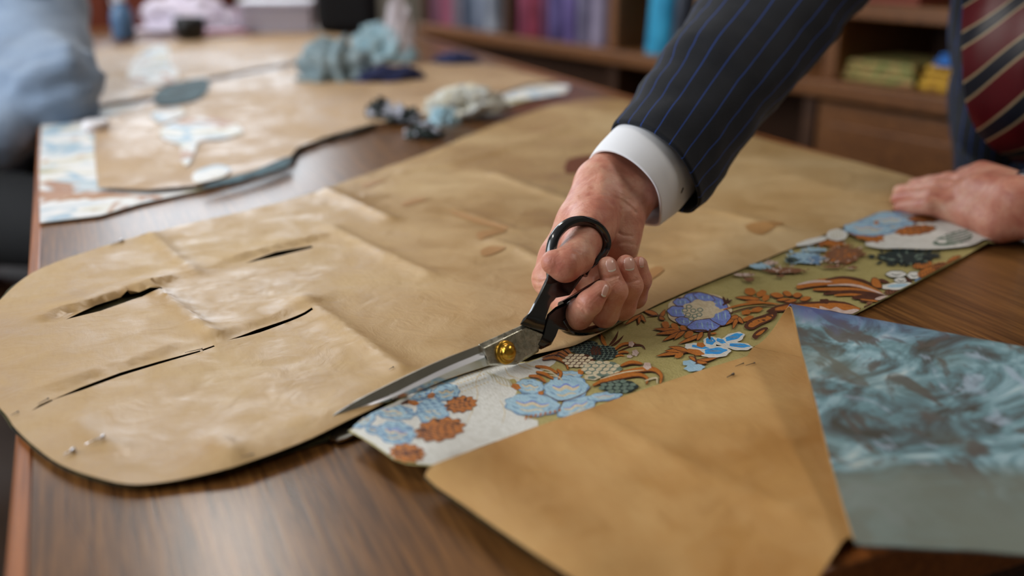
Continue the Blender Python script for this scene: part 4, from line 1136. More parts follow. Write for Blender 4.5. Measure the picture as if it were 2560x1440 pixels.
def pinstripe(name, n_, use_uv=True):
    m = mat(name, rgb(24, 27, 36), 0.8, spec=0.25); g = NT(m); g.b.inputs['Sheen Weight'].default_value = 0.06
    if use_uv:
        uvn = g.n('ShaderNodeTexCoord').outputs['UV']; sx = g.n('ShaderNodeSeparateXYZ'); g.l(uvn, sx.inputs[0]); s = g.math('MULTIPLY', sx.outputs[0], n_)
    else:
        v = g.coord(); sx = g.n('ShaderNodeSeparateXYZ'); g.l(v, sx.inputs[0]); s = g.math('MULTIPLY', g.math('ADD', sx.outputs[1], g.math('MULTIPLY', sx.outputs[0], -.75)), n_)
    fr = g.math('FRACT', s); d = g.math('ABSOLUTE', g.math('SUBTRACT', fr, .5))
    fac = g.math('LESS_THAN', d, .026)
    wv = g.noise(g.coord((1400, 1400, 1400)), 1, 2)
    base = g.mix(g.ramp(wv, [(0.4, W4(0)), (0.6, W4(1))]), rgb(9, 11, 17), rgb(20, 24, 34))
    g.color(g.mix(g.math('MULTIPLY', fac, .8), base, rgb(40, 76, 156))); g.bump(wv, .3, .0004)
    return m
M_pins = pinstripe('navy_pinstripe_cloth', 20)
M_pinb = pinstripe('navy_pinstripe_cloth_body', 62, False)
sleeve = ringloft([
    (1540, 316, 1738, 523, .815, .036, 32, -26), (1600, 222, 1800, 440, .855, .040, 30, -22), (1665, 120, 1905, 310, .905, .044, 26, -20), (1722, 40, 2020, 175, .955, .047, 20, -14),
    (1800, -60, 2120, 55, 1.01, .050, 10, -6), (1960, -190, 2230, -60, 1.07, .055, 0, 0), (2150, -360, 2410, -190, 1.14, .060, 0, 0)],
    M_pins, 'jacket_sleeve', tailor, wrinkle=.0045, thick=.002)
sleeve['label'] = 'navy pinstripe sleeve of the outstretched arm'
M_cuff = mat('white_cotton', rgb(232, 232, 236), 0.75, spec=0.3); g = NT(M_cuff)
ck = g.n('ShaderNodeTexChecker'); g.l(g.coord((1, 1, 1)), ck.inputs['Vector']); ck.inputs['Scale'].default_value = 900
g.bump(g.noise(g.coord((1300, 1300, 1300)), 1, 2), .3, .0004)
cuff = ringloft([(1483, 388, 1645, 562, .800, .034, 36, -30), (1498, 366, 1664, 548, .806, .0342, 36, -30), (1524, 338, 1690, 528, .814, .0345, 35, -29), (1560, 300, 1722, 492, .830, .034, 32, -26), (1610, 240, 1775, 430, .855, .032, 30, -24)],
    M_cuff, 'shirt_cuff', tailor, thick=.0022, pinch=.55)
md = cuff.modifiers.new('b', 'BEVEL'); md.width = .0007; md.segments = 2; md.limit_method = 'ANGLE'
M_link = mat('cufflink_metal', rgb(88, 70, 54), 0.3, 0.8)
def at_near(x, y, d): return PD(x, y, d)
cl = MB().tube([PD(1692, 489, .800), PD(1698, 478, .799), PD(1705, 468, .799)], [.0018, .0026, .0018], 12)
cl.build('cufflink', M_link, cuff, True)['label'] = 'dark oval cufflink'
# near arm (left arm), its hand rests on the table
s2 = ringloft([(2550, 430, 2566, 606, .930, .037, -20, 0), (2640, 395, 2650, 600, .940, .042, -14, 0), (2760, 320, 2790, 560, .960, .048, 0, 0)],
    M_pins, 'jacket_sleeve', tailor, wrinkle=.004, thick=.002)
s2['label'] = 'dark sleeve of the arm resting on the table'
ringloft([(2542, 440, 2558, 604, .929, .034, -20, 0), (2564, 436, 2576, 602, .931, .034, -20, 0), (2600, 425, 2612, 590, .936, .034, -14, 0)], M_cuff, 'shirt_cuff', tailor, thick=.002)
jv, jf = coarse([
    [W3(1.05, 1.03, .40, .075), W3(1.15, .87, .43, .095), W3(1.24, .71, .40, .075)],
    [W3(1.12, .96, .36, .095), W3(1.185, .98, .16, .100), W3(1.27, 1.02, .02, .115)],
    [W3(1.18, .80, .34, .120), W3(1.26, .80, .15, .13), W3(1.35, .84, .0, .14)],
    [W3(1.15, .88, .30, .09), W3(1.18, .88, .08, .09)],
    [W3(1.24, .71, .40, .075), W3(1.10, .55, .20, .060), C3(2790, 440, .965, .048)],
    [W3(1.06, 1.02, .40, .075), C3(2280, -290, 1.15, .060)],
    [W3(1.06, .80, .34, .060), W3(1.12, .84, .12, .075)], [W3(1.03, .93, .34, .060), W3(1.12, .93, .12, .07)],
    [C3(2440, 20, 1.24, .028), C3(2466, 180, 1.22, .028), C3(2468, 330, 1.22, .030), C3(2490, 370, 1.24, .030)]], .010, .03)
jk = link('jacket', mesh_of('jacket', jv.tolist(), jf.tolist()), M_pinb, tailor); jk['label'] = 'navy pinstripe jacket body'
tv, tf = coarse([[W3(1.28, 1.02, .06, .125), W3(1.32, 1.04, -.30, .085), W3(1.36, 1.05, -.70, .055)], [W3(1.37, .84, .06, .125), W3(1.42, .82, -.30, .085), W3(1.46, .80, -.70, .055)], [W3(1.28, 1.02, .06, .125), W3(1.37, .84, .06, .125)]], .014, .03)
link('trousers', mesh_of('trousers', tv.tolist(), tf.tolist()), M_pinb, tailor)
M_leather = mat('black_leather', rgb(14, 12, 12), 0.3)
for x, y in ((1.36, 1.05), (1.46, .80)):
    sv, sf = coarse([[W3(x, y, -.725, .034), W3(x - .18, y - .08, -.73, .030)]], .008, .01)
    link('shoe', mesh_of('shoe', sv.tolist(), sf.tolist()), M_leather, tailor)
M_hair = mat('grey_hair', rgb(120, 114, 108), 0.7)
hv, hf_ = coarse([[W3(1.065, .805, .64, .084), W3(1.055, .795, .685, .086)]], .008, .01)
link('hair', mesh_of('hair', hv.tolist(), hf_.tolist()), M_hair, tailor)
cv_, cf_ = coarse([[W3(1.145, .868, .465, .068), W3(1.115, .845, .515, .064)], [W3(1.09, .86, .42, .05), W3(1.10, .85, .46, .05)]], .007, .01)
link('shirt', mesh_of('shirt', cv_.tolist(), cf_.tolist()), M_cuff, tailor)['label'] = 'white shirt collar'
# tie
M_tie = mat('striped_silk', rough=0.45, spec=0.5); g = NT(M_tie)
sx = g.n('ShaderNodeSeparateXYZ'); g.l(g.n('ShaderNodeTexCoord').outputs['UV'], sx.inputs[0])
s = g.math('ADD', sx.outputs[1], g.math('MULTIPLY', sx.outputs[0], .74)); fr = g.math('FRACT', g.math('DIVIDE', s, .0546))
c = g.ramp(fr, [(0.0, rgb(200, 176, 140)), (.05, rgb(30, 34, 50)), (.345, rgb(200, 176, 140)), (.395, rgb(108, 12, 28))], 'CONSTANT')
wv = g.noise(g.coord((900, 900, 900)), 1, 2); g.color(g.mix(g.ramp(wv, [(.4, W4(0)), (.7, W4(.3))]), c, rgb(20, 14, 20))); g.bump(wv, .3, .0004)
rows = [(2452, -140, 2640, -210, 1.13), (2422, -60, 2620, -110, 1.11), (2410, 0, 2612, -30, 1.09), (2403, 80, 2608, 70, 1.07), (2403, 160, 2606, 160, 1.06), (2408, 230, 2608, 240, 1.06),
        (2420, 280, 2612, 300, 1.065), (2444, 325, 2625, 345, 1.075), (2482, 362, 2640, 380, 1.09), (2528, 388, 2665, 415, 1.12), (2580, 408, 2700, 440, 1.16)]
def _tr(x, y, z, wd):
    p = Vector((x, y, TZ + z)); q = wpx(p); d = (p - CAM).dot(FW); k = wd / d * FPX; return (q[0] - k, q[1] + k * .2, q[0] + k, q[1] - k * .2, d)
rows = [_tr(1.045, .80, .485, .016), _tr(1.03, .80, .45, .020)] + rows
rows = catmull(rows, 5); V = []; uv = []; acc = 0.0; prev = None; NU = 17
for r in rows:
    L = PD(r[0], r[1], r[4]); Rr = PD(r[2], r[3], r[4] + .01)
    if prev is not None: acc += (L - prev).length
    prev = L
    for i in range(NU):
        u = i / (NU - 1); p = L.lerp(Rr, u) - FW * (.010 * math.sin(math.pi * u) ** .7) - FW * .002 * math.sin(u * 9 + r[1] * .01)
        V.append(p); uv.append(((Rr - L).length * u, acc))
o_ = uv[10 * NU][1] + .150; uv = [(a, b - o_) for a, b in uv]
Fc = [(j * NU + i, j * NU + i + 1, (j + 1) * NU + i + 1, (j + 1) * NU + i) for j in range(len(rows) - 1) for i in range(NU - 1)]
tie = link('tie', mesh_of('tie', V, Fc, None, uv), M_tie, tailor); solid(tie, .004, -1); tie['label'] = 'dark red tie with navy and cream diagonal stripes'

# ------------------------------------------------------------------ second pattern further up the table
M_broc = mat('white_gold_brocade', rough=0.55, spec=0.3); g = NT(M_broc)
n1 = g.noise(g.coord((9, 16, 12), (0, 0, .4)), 1, 3, .5, 1.0); n2 = g.noise(g.coord((16, 9, 14), (0, 0, 1.0)), 1, 3, .5, 1.0)
c = g.ramp(n1, [(0.36, rgb(186, 204, 214)), (0.46, rgb(236, 236, 238)), (0.56, rgb(236, 234, 228)), (0.70, rgb(186, 176, 130))])
c = g.mix(g.ramp(n2, [(0.57, W4(0)), (0.62, W4(.8))]), c, rgb(176, 112, 58)); c = g.mix(g.ramp(n2, [(0.36, W4(.8)), (0.42, W4(0))]), c, rgb(150, 186, 210)); g.color(c)
g.bump(g.noise(g.coord((500, 500, 500)), 1, 3), .3, .0006)
h_fab2 = lambda x, y: .0022 + .0015 * (nz(x, y, 8.8, 8) + .6)
FAB2 = [(104, 290), (215, 276), (330, 262), (700, 250), (1000, 250), (1260, 200), (1330, 200), (1425, 214), (1415, 232), (1330, 246), (1245, 268), (1100, 290), (935, 316), (830, 346), (745, 376), (727, 408),
        (600, 452), (510, 473), (350, 508), (250, 538), (100, 556), (98, 420)]
fab2 = sheet('brocade_fabric', FAB2, h_fab2, M_broc, .014, .0012, smooth_n=1, sharp=True)
props(fab2, 'white and pale blue brocade whose border shows along the table left edge', 'fabric')
h_p2 = lambda x, y: .0062 + .0022 * (nz(x, y, 4.4, 7) + .5) + .0008 * nz(x, y, 9.1, 24)
P2 = [(236, 300), (395, 252), (520, 206), (770, 158), (960, 160), (1150, 158), (1258, 168), (1400, 205), (1310, 212), (1230, 240), (1050, 300), (930, 308), (830, 336), (745, 368), (722, 394), (640, 425), (500, 462), (370, 474), (245, 468), (236, 380)]
p2 = sheet('kraft_pattern_paper', P2, h_p2, M_kraft3, .014, .0003, smooth_n=1, sharp=True)
props(p2, 'kraft paper pattern in the middle distance, pinned on white brocade', 'pattern paper')
h_p3 = lambda x, y: .0030 + .0022 * (nz(x, y, 2.2, 6) + .6)
P3 = [(196, 132), (330, 112), (560, 88), (800, 78), (960, 108), (890, 122), (760, 150), (520, 194), (395, 238), (206, 268)]
p3 = sheet('kraft_pattern_paper', P3, h_p3, M_kraft3, .02, .0003, smooth_n=1, sharp=True)
props(p3, 'furthest kraft paper pattern, at the far end of the table', 'pattern paper')
MB().tube([PS(x, y, h_fab2, .002) for x, y in catmull([(728, 400), (745, 374), (800, 350), (860, 338), (935, 312)], 6)], .0042, 10, True, Vector((0, 0, 1)), .6).build('cut_edge', fabric('dark_edge', rgb(36, 38, 30)), fab2, True)['label'] = 'dark frayed cut edge'
M_tealf = fabric('blue_grey_cloth', rgb(96, 124, 134), rgb(54, 66, 72))
oo = sheet('turned_edge', [(505, 470), (560, 448), (640, 424), (700, 398), (724, 392), (728, 408), (680, 430), (600, 452)], lambda x, y: h_p2(x, y) + .003, M_tealf, .012, .001, parent=fab2, smooth_n=3); oo['label'] = 'blue grey turned edge'
def scrap(pts, m, label, dz=.002, grp=None, hf=h_p2):
    oo = sheet('fabric_offcut', pts, lambda x, y: hf(x, y) + dz + .002 * nz(x, y, 3.3, 30), m, .010, .0008, smooth_n=4)
    props(oo, label, 'fabric offcut', grp); return oo
scrap([(400, 325), (450, 300), (520, 292), (585, 308), (606, 330), (560, 345), (500, 352), (488, 375), (470, 412), (452, 400), (450, 362), (415, 350)], M_broc, 'forked white and pale blue offcut lying on the middle kraft pattern')
scrap([(384, 240), (410, 215), (470, 200), (515, 196), (522, 220), (498, 245), (440, 262), (395, 262)], M_tealf, 'grey blue offcut at the gap between the two far patterns')
scrap([(320, 180), (345, 140), (390, 115), (420, 120), (425, 160), (445, 180), (430, 205), (370, 215), (330, 205)], M_broc, 'pale greenish white offcut on the furthest pattern', hf=h_p3)
scrap([(480, 440), (495, 425), (540, 412), (575, 420), (560, 440), (520, 452), (490, 456)], M_broc, 'small cream gold offcut near the lower edge of the middle pattern')
scrap([(378, 285), (410, 272), (450, 270), (462, 285), (430, 300), (400, 305)], M_broc, 'tiny brown and white offcut above the forked one')
M_white = mat('white_plaster', rgb(236, 232, 236), 0.35)
cp = PT(240, 318, .010); MB().lathe(Matrix.Translation(cp), [(.016, -.001), (.019, .002), (.019, .007), (.016, .010), (.004, .010)], 28).build('glare_disc', M_white, None, True)  # a spot of glare on the paper, modelled as a white disc
props(bpy.data.objects['glare_disc'], "round white disc standing in for a spot of glare at the corner of the middle pattern", 'glare')

# crumpled cloths
def crumple(name, base, rx, ry, h, yaw, m, label, cat, seed, sharp=1.0, z0=.008, tip=0.0):
    c = PT(*base, 0); V = []; Fc = []; NU_, NV = 56, 26
    for j in range(NV + 1):
        ph = math.pi * .5 * j / NV
        for i in range(NU_):
            t = 2 * math.pi * i / NU_
            x, y, z = math.cos(t) * math.cos(ph), math.sin(t) * math.cos(ph), math.sin(ph)
            q = Vector((x * 1.6 + seed, y * 1.6, z * 1.6))
            n_ = 1 - 2.2 * abs(noise.noise(q)) ; n2_ = 1 - 2 * abs(noise.noise(q * 2.7)); n3_ = noise.noise(q * 6)
            r = .80 + sharp * (.30 * (n_ - .5) + .16 * (n2_ - .5) + .05 * n3_)
            zz = z * h * (r + .15 * sharp * noise.noise(q * 1.3)) * (1 + tip * z)
            X_, Y_ = x * rx * r, y * ry * r
            V.append(Vector((c.x + X_ * math.cos(yaw) - Y_ * math.sin(yaw), c.y + X_ * math.sin(yaw) + Y_ * math.cos(yaw), TZ + z0 + max(0, zz))))
    for j in range(NV):
        for i in range(NU_):
            i2 = (i + 1) % NU_; Fc.append((j * NU_ + i, j * NU_ + i2, (j + 1) * NU_ + i2, (j + 1) * NU_ + i))
    Fc.append(tuple(range(NU_))[::-1])
    o = link(name, mesh_of(name, V, Fc), m); props(o, label, cat); return o
YA = -TH
M_navy = fabric('navy_cloth', rgb(58, 66, 112), rgb(30, 36, 62)); M_pale = fabric('pale_blue_cloth', rgb(186, 216, 228), rgb(150, 184, 196)); M_tissue = mat('white_tissue', rgb(222, 214, 220), 0.6)
M_tealc = fabric('teal_grey_cloth', rgb(168, 188, 196), rgb(112, 132, 138)); M_cream = fabric('cream_cloth', rgb(222, 214, 190), rgb(190, 196, 200)); M_dgreen = mat('dark_green_patterned', rough=.7); g = NT(M_dgreen); g.color(g.ramp(g.noise(g.coord((45, 45, 45)), 1, 2), [(.50, rgb(26, 38, 34)), (.54, rgb(190, 192, 204))]))
M_lilac = mat('lilac_white_fabric', rgb(226, 216, 232), 0.7)
crumple('crumpled_cloth', (838, 205), .085, .075, .085, YA, M_tealc, 'crumpled teal grey cloth, left of the heap on the middle pattern', 'cloth', 1.0)
crumple('crumpled_cloth', (955, 160), .085, .06, .080, YA, M_pale, 'crumpled pale blue cloth at the back of the heap', 'cloth', 5.2, 1.2)
crumple('crumpled_cloth', (975, 210), .085, .035, .032, YA + .5, M_navy, 'folded navy cloth at the front of the heap', 'cloth', 9.1, .8)
crumple('tissue_paper', (1000, 160), .036, .035, .125, YA, M_tissue, 'white tissue paper standing up behind the heap of cloths', 'tissue', 3.4, 1.1, tip=.3)
crumple('crumpled_cloth', (1140, 165), .060, .038, .026, YA, M_navy, 'flat navy blue cloth right of the heap, near the table edge', 'cloth', 12.3, .7)
crumple('crumpled_cloth', (1165, 292), .072, .055, .045, YA + .2, M_cream, 'crumpled cream and white offcut near the dark cut edge', 'cloth', 14.4, 1.1)
crumple('crumpled_cloth', (955, 305), .028, .020, .030, YA, M_dgreen, 'small dark knotted offcut at the end of the wavy cut edge', 'cloth', 20.2, 1.3)
crumple('crumpled_cloth', (1010, 312), .030, .022, .024, YA, M_dgreen, 'dark green and white knotted offcut between two other knots', 'cloth', 22.0, 1.3)
crumple('crumpled_cloth', (1060, 345), .030, .020, .022, YA, M_dgreen, 'dark knotted offcut closest to the large kraft pattern', 'cloth', 25.7, 1.3, z0=.001)
crumple('crumpled_cloth', (1110, 325), .026, .020, .028, YA, M_pale, 'small pale blue offcut tucked below the cream one', 'cloth', 27.1, 1.2)
crumple('fabric_bundle', (470, 80), .17, .09, .105, YA, M_lilac, 'lilac white bundled fabric at the far end of the table', 'fabric', 31.0, .9)
crumple('fabric_bundle', (592, 76), .08, .06, .06, YA, mat('pink_white_fabric', rgb(212, 190, 206), .7), 'lower pinkish fabric bundle beside the lilac white one', 'fabric', 33.0, .8)
# black bowl, maroon folder, plastic box, spray bottle, dark bag
c = PT(478, 103, 0); MB().lathe(Matrix.Translation(c + Vector((0, 0, .004))), [(.020, 0), (.034, .004), (.040, .030), (.042, .058), (.037, .058), (.034, .030), (.02, .008)], 28).build('black_bowl', M_black, None, True)
props(bpy.data.objects['black_bowl'], 'small black pin bowl in front of the lilac white bundle', 'bowl')
c = PT(548, 94, 0); M_ = Matrix.Translation(c) @ Matrix.Rotation(YA + .5, 4, 'Z')
t = empty('folder', c, 'thin maroon folder lying by the black bowl', 'folder')
M_mar = mat('maroon_card', rgb(150, 46, 84), .5)
MB().box(-.075, .075, -.05, .05, .004, .006, M_).box(-.075, .075, -.05, .05, .016, .018, M_).box(-.077, -.075, -.05, .05, .004, .018, M_).build('cover', M_mar, t)
MB().box(-.074, .072, -.047, .047, .0062, .0158, M_).build('pages', M_white, t)
c = PT(700, 80, 0); M_ = Matrix.Translation(c) @ Matrix.Rotation(YA + .12, 4, 'Z')
M_box = mat('milky_plastic', rgb(206, 200, 214), .35); M_box.node_tree.nodes['Principled BSDF'].inputs['Transmission Weight'].default_value = .35
t = empty('storage_box', c, 'milky plastic storage box with a lid right of the fabric bundles', 'box')
o = MB().box(-.10, .10, -.09, .09, .005, .075, M_).build('box_body', M_box, t); bevel(o, .012, 4)
o = MB().box(-.105, .105, -.095, .095, .0755, .09, M_).build('box_lid', M_box, t); bevel(o, .005, 3)
c = PT(312, 100, 0); t = empty('spray_bottle', c, 'blue water spray bottle with a white head at the far left of the table', 'bottle'); Mt = Matrix.Translation(c + Vector((0, 0, .003)))
MB().lathe(Mt, [(.026, 0), (.030, .004), (.030, .055), (.026, .075), (.014, .092), (.012, .098)], 28).build('bottle_body', mat('blue_plastic', rgb(92, 128, 168), .2), t, True)
b_ = MB().lathe(Mt, [(.014, .098), (.014, .112), (.009, .114), (.009, .125)], 20); b_.box(-.035, .016, -.008, .008, .122, .142, Mt).tube([Mt @ Vector((-.012, 0, .122)), Mt @ Vector((-.022, 0, .10)), Mt @ Vector((-.018, 0, .085))], .0035)
b_.build('spray_head', M_white, t)
c = PT(872, 84, 0); t = empty('dark_bag', c, 'black bag at the far right corner of the table', 'bag')
M_ = Matrix.Translation(c) @ Matrix.Rotation(YA, 4, 'Z')
o = MB().box(-.085, .085, -.05, .05, .003, .15, M_).build('bag_body', fabric('black_canvas', rgb(16, 16, 20)), t); bevel(o, .03, 5)
for s_ in (-.03, .03):
    MB().tube([M_ @ Vector(p) for p in catmull([(-.04, s_, .13), (-.035, s_, .20), (0, s_, .225), (.035, s_, .20), (.04, s_, .13)], 5)], .005).build('bag_handle', M_black, t, True)

# ------------------------------------------------------------------ wall shelves with fabric bolts
A0, B0 = Vector((1.253, 3.774, 0)), Vector((1.725, 1.571, 0))
SD = (B0 - A0).normalized(); BK = Vector((-SD.y, SD.x, 0))            # along the shelf, and into its depth
MS = Matrix(((SD.x, BK.x, 0, A0.x), (SD.y, BK.y, 0, A0.y), (0, 0, 1, 0), (0, 0, 0, 1)))
def SH(x, y, back=0.0):
    D = ray(x, y); p0 = A0 + BK * back; tt = (p0 - CAM).dot(BK) / D.dot(BK); p = CAM + D * tt
    return (p - A0).dot(SD), p.z
BZ = .70
sA = SH(1046, 59)[0]; sM = SH(1265, 90, .02)[0]; sP = SH(1528, 128, .02)[0]; sQ = SH(2068, 207, .02)[0]; sE = sQ + 1.05
shelf = empty('shelving_unit', A0 + SD * 1.2 + BK * .2, 'dark brown wooden shelving with open bays and a base cabinet along the right wall', 'shelf')
def sbox(nm, a, b, c0, c1, z0, z1, m, bev=.003):
    o = MB().box(a, b, c0, c1, z0, z1, MS).build(nm, m, shelf); bevel(o, bev); return o
sbox('shelf_board', sA - .02, sE, 0, .42, BZ - .042, BZ, M_shelf, .006)
sbox('shelf_board', sQ + .02, sE, .03, .42, SH(2300, 22)[1] - .034, SH(2300, 22)[1], M_shelf)
sbox('top_board', sA - .03, sE, -.01, .42, 1.95, 1.99, M_dark)
for a, m in ((sA, M_dark), (sM, M_dark), (sP, M_shelf), (sQ, M_shelf), (sE, M_dark)):
    sbox('upright', a - .018, a + .018, .02, .42, BZ + .0005, 1.95, m)
sbox('back_panel', sA - .02, sE, .421, .44, 0, 1.99, M_dark)
sbox('plinth', sA - .02, sE, .04, .42, 0, .06, M_dark)
for a in (sA, sP, sQ - .055, sE): sbox('lower_upright', a - .018, a + .018, .03, .42, .06, BZ - .043, M_dark)
cab0 = SH(2040, 330, .02)[0]
o = sbox('cabinet_panel', cab0, sE, .02, .04, .10, BZ - .055, M_shelf)
o = sbox('cabinet_door', cab0 + .04, cab0 + .50, .008, .0195, .15, BZ - .10, M_shelf, .004)
sbox('closed_panel', sA + .02, sP - .02, .10, .12, .061, BZ - .043, M_dark)
kn = MB().lathe(MS @ Matrix.Translation((cab0 + .46, .008, .42)) @ Matrix.Rotation(R90, 4, 'X'), [(.006, 0), (.006, .01), (.014, .016), (.012, .024), (.004, .027)], 18); k_ = kn.build('door_knob', M_brass, o, True)
bolt_m = {}
def boltmat(r, g_, b):
    k = (r, g_, b)
    if k not in bolt_m:
        m = mat('bolt_cloth_%d' % (len(bolt_m) + 1), rough=.65); g = NT(m); n_ = g.noise(g.coord((60, 60, 2.5)), 1, 3); n2_ = g.noise(g.coord(), 10, 3)
        d = rgb(int(r * .55), int(g_ * .55), int(b * .6)); c = g.mix(g.ramp(n_, [(.38, W4(0)), (.66, W4(.8))]), rgb(r, g_, b), d); g.color(g.mix(g.ramp(n2_, [(.45, W4(0)), (.7, W4(.5))]), c, rgb(min(255, r + 40), min(255, g_ + 40), min(255, b + 40)))); bolt_m[k] = m
    return bolt_m[k]
def bolt(x0, x1, colr, label, tilt=0.0, h=.9, back=.03, deep=.20):
    s0 = SH(x0, 80, back)[0]; s1 = SH(x1, 80, back)[0]; w_ = max(.012, (s1 - s0) * .96); sc = (s0 + s1) / 2
    V = []; Fc = []; n_ = 26; NZ = 12
    org = Vector((sc, back + deep / 2, BZ + .001))
    for k in range(NZ + 1):
        z = h * k / NZ
        for i in range(n_):
            t = 2 * math.pi * i / n_; ct, st = math.cos(t), math.sin(t)
            ex = math.copysign(abs(ct) ** .55, ct) * w_ / 2; ey = math.copysign(abs(st) ** .4, st) * deep / 2
            bul = 1 + .04 * noise.noise(Vector((ct * 2 + x0, st * 2, z * 5)))
            V.append(MS @ (org + Vector((ex * bul + z * tilt, ey * bul, z))))
    for k in range(NZ):
        for i in range(n_):
            i2 = (i + 1) % n_; Fc.append((k * n_ + i, k * n_ + i2, (k + 1) * n_ + i2, (k + 1) * n_ + i))
    Fc += [tuple(range(n_))[::-1], tuple(NZ * n_ + i for i in range(n_))]
    o = link('fabric_bolt', mesh_of('fabric_bolt', V, Fc), boltmat(*colr)); props(o, label, 'fabric bolt', 'fabric bolts on the wall shelf')
    e = o.modifiers.new('split', 'EDGE_SPLIT'); e.split_angle = math.radians(60)
for a in [(1072, 1096, (120, 70, 90), 'dusky mauve fabric bolt at the far end of the shelf'), (1097, 1124, (172, 84, 112), 'dusty pink fabric bolt in the far bay'), (1125, 1150, (120, 108, 120), 'warm grey fabric bolt next to the dusty pink one'),
          (1151, 1178, (84, 98, 120), 'slate blue fabric bolt in the middle of the far bay'), (1179, 1206, (128, 138, 158), 'blue grey fabric bolt in the far bay'), (1207, 1236, (150, 156, 168), 'pale grey fabric bolt beside the dark upright'),
          (1288, 1312, (168, 70, 100), 'raspberry fabric bolt, first after the dark upright'), (1313, 1343, (138, 34, 62), 'crimson fabric bolt in the middle bay'), (1344, 1366, (110, 56, 92), 'plum fabric bolt right of the crimson one'),
          (1367, 1396, (92, 78, 138), 'deep violet fabric bolt in the middle bay'), (1397, 1432, (112, 92, 158), 'bright violet fabric bolt in the middle bay'), (1433, 1466, (120, 112, 140), 'grey violet fabric bolt'), (1467, 1506, (146, 134, 158), 'lilac fabric bolt beside the lighter upright')]:
    bolt(*a)
bolt(1600, 1664, (30, 156, 200), 'bright turquoise fabric bolt leaning to the right', .10)
bolt(1668, 1700, (52, 58, 72), 'dark slate fabric bolt right of the turquoise one', .10); bolt(1715, 1760, (150, 112, 76), 'tan fabric bolt just behind the suit sleeve', .10)
def folded(x0, x1, y0, y1, cols, label, yb):
    s0 = SH(x0, yb, .05)[0]; s1 = SH(x1, yb, .05)[0]; z0 = BZ + .001 if yb > 200 or True else 0
    hgt = (y1 - y0) / FPX * 2.35
    t = empty('folded_fabric', MS @ Vector(((s0 + s1) / 2, .15, BZ)), label, 'folded fabric')
    n_ = 3
    for k in range(n_):
        b_ = MB().box(s0 + .004 * k, s1 - .005 * k, .05 + .004 * k, .26, zb + hgt * k / n_, zb + hgt * (k + 1) / n_ - .001, MS)
        o = b_.build('fabric_layer', cols, t); bevel(o, hgt / n_ * .42, 4)
mg = mat('green_gold_pattern', rough=.6); g = NT(mg); g.color(g.ramp(g.noise(g.coord((38, 38, 38)), 1, 3, .6, 1), [(.38, rgb(74, 112, 46)), (.48, rgb(150, 140, 80)), (.56, rgb(190, 164, 96)), (.64, rgb(140, 60, 60))]))
my = mat('yellow_weave', rough=.6); g = NT(my); g.color(g.ramp(g.noise(g.coord((90, 90, 90)), 1, 3), [(.4, rgb(150, 104, 20)), (.6, rgb(216, 168, 42))]))
zb = BZ + .001; folded(2102, 2286, 140, 192, mg, 'green and gold patterned folded fabric on the near shelf', 190)
folded(2292, 2470, 168, 226, my, 'yellow woven folded fabric next to the patterned one', 220)
zb = BZ + .001 + (226 - 168) / FPX * 2.35 + .001; folded(2330, 2460, 148, 176, mat('blue_cloth', rgb(46, 116, 196), .6), 'blue folded fabric lying on the yellow one', 175)
zb = SH(2300, 22)[1] + .001; folded(2120, 2300, -60, -12, mat('brick_cloth', rgb(132, 62, 44), .6), 'brick red folded fabric on the upper near shelf', -10)

# ------------------------------------------------------------------ beyond the far end: cabinet, plant, chair
t = empty('sideboard', (-.05, 3.72, 0), 'red brown wooden sideboard beyond the far left corner of the table', 'cabinet')
x0, x1, y0, y1 = -.62, .52, 3.50, 3.95
o = MB().box(x0, x1, y0, y1, .08, .90).build('carcass', M_red, t); bevel(o, .004)
o = MB().box(x0 - .02, x1 + .02, y0 - .03, y1 + .01, .901, .93).build('top_board', M_red, t); bevel(o, .006)
for k in range(3):
    a = x0 + .03 + k * .37; d_ = MB().box(a, a + .34, y0 - .016, y0 - .001, .12, .62).build('door', M_red, t); bevel(d_, .004)
    MB().lathe(Matrix.Translation((a + .30, y0 - .016, .40)) @ Matrix.Rotation(R90, 4, 'X'), [(.005, 0), (.005, .01), (.012, .016), (.004, .024)], 16).build('door_knob', M_brass, d_, True)
    d_ = MB().box(a, a + .34, y0 - .016, y0 - .001, .65, .87).build('drawer', M_red, t); bevel(d_, .004)
    MB().lathe(Matrix.Translation((a + .17, y0 - .016, .76)) @ Matrix.Rotation(R90, 4, 'X'), [(.005, 0), (.005, .01), (.012, .016), (.004, .024)], 16).build('drawer_knob', M_brass, d_, True)
for lx in (x0 + .05, x1 - .05):
    for ly in (y0 + .05, y1 - .05): MB().box(lx - .02, lx + .02, ly - .02, ly + .02, 0, .08).build('leg', M_red, t)
# plant
pc = Vector((.0, 3.70, .93)); t = empty('potted_plant', pc, 'leafy green plant in a pot on the red brown sideboard', 'plant')
MB().lathe(Matrix.Translation(pc), [(.05, .001), (.055, .005), (.07, .11), (.076, .115), (.076, .13), (.066, .13), (.062, .10)], 28).build('pot', mat('terracotta', rgb(150, 84, 58), .7), t, True)
V = []; Fc = []; r = random.Random(5)
for k in range(130):
    th_a = r.uniform(0, 6.28); el = r.uniform(.1, 1.4); L = r.uniform(.10, .22); base = pc + Vector((0, 0, .12)); dv = Vector((math.cos(th_a) * math.cos(el), math.sin(th_a) * math.cos(el), math.sin(el)))
    p = base + dv * L * r.uniform(.3, 1); e_ = (dv + Vector((r.uniform(-.5, .5), r.uniform(-.5, .5), r.uniform(-.5, .3)))).normalized(); sd = e_.cross(Vector((0, 0, 1))).normalized() * .018
    b = len(V); V += [p, p + e_ * .03 + sd, p + e_ * .07, p + e_ * .03 - sd]; Fc.append((b, b + 1, b + 2, b + 3))
link('leaves', mesh_of('leaves', V, Fc), mat('leaf_green', rgb(70, 92, 50), .5), t)
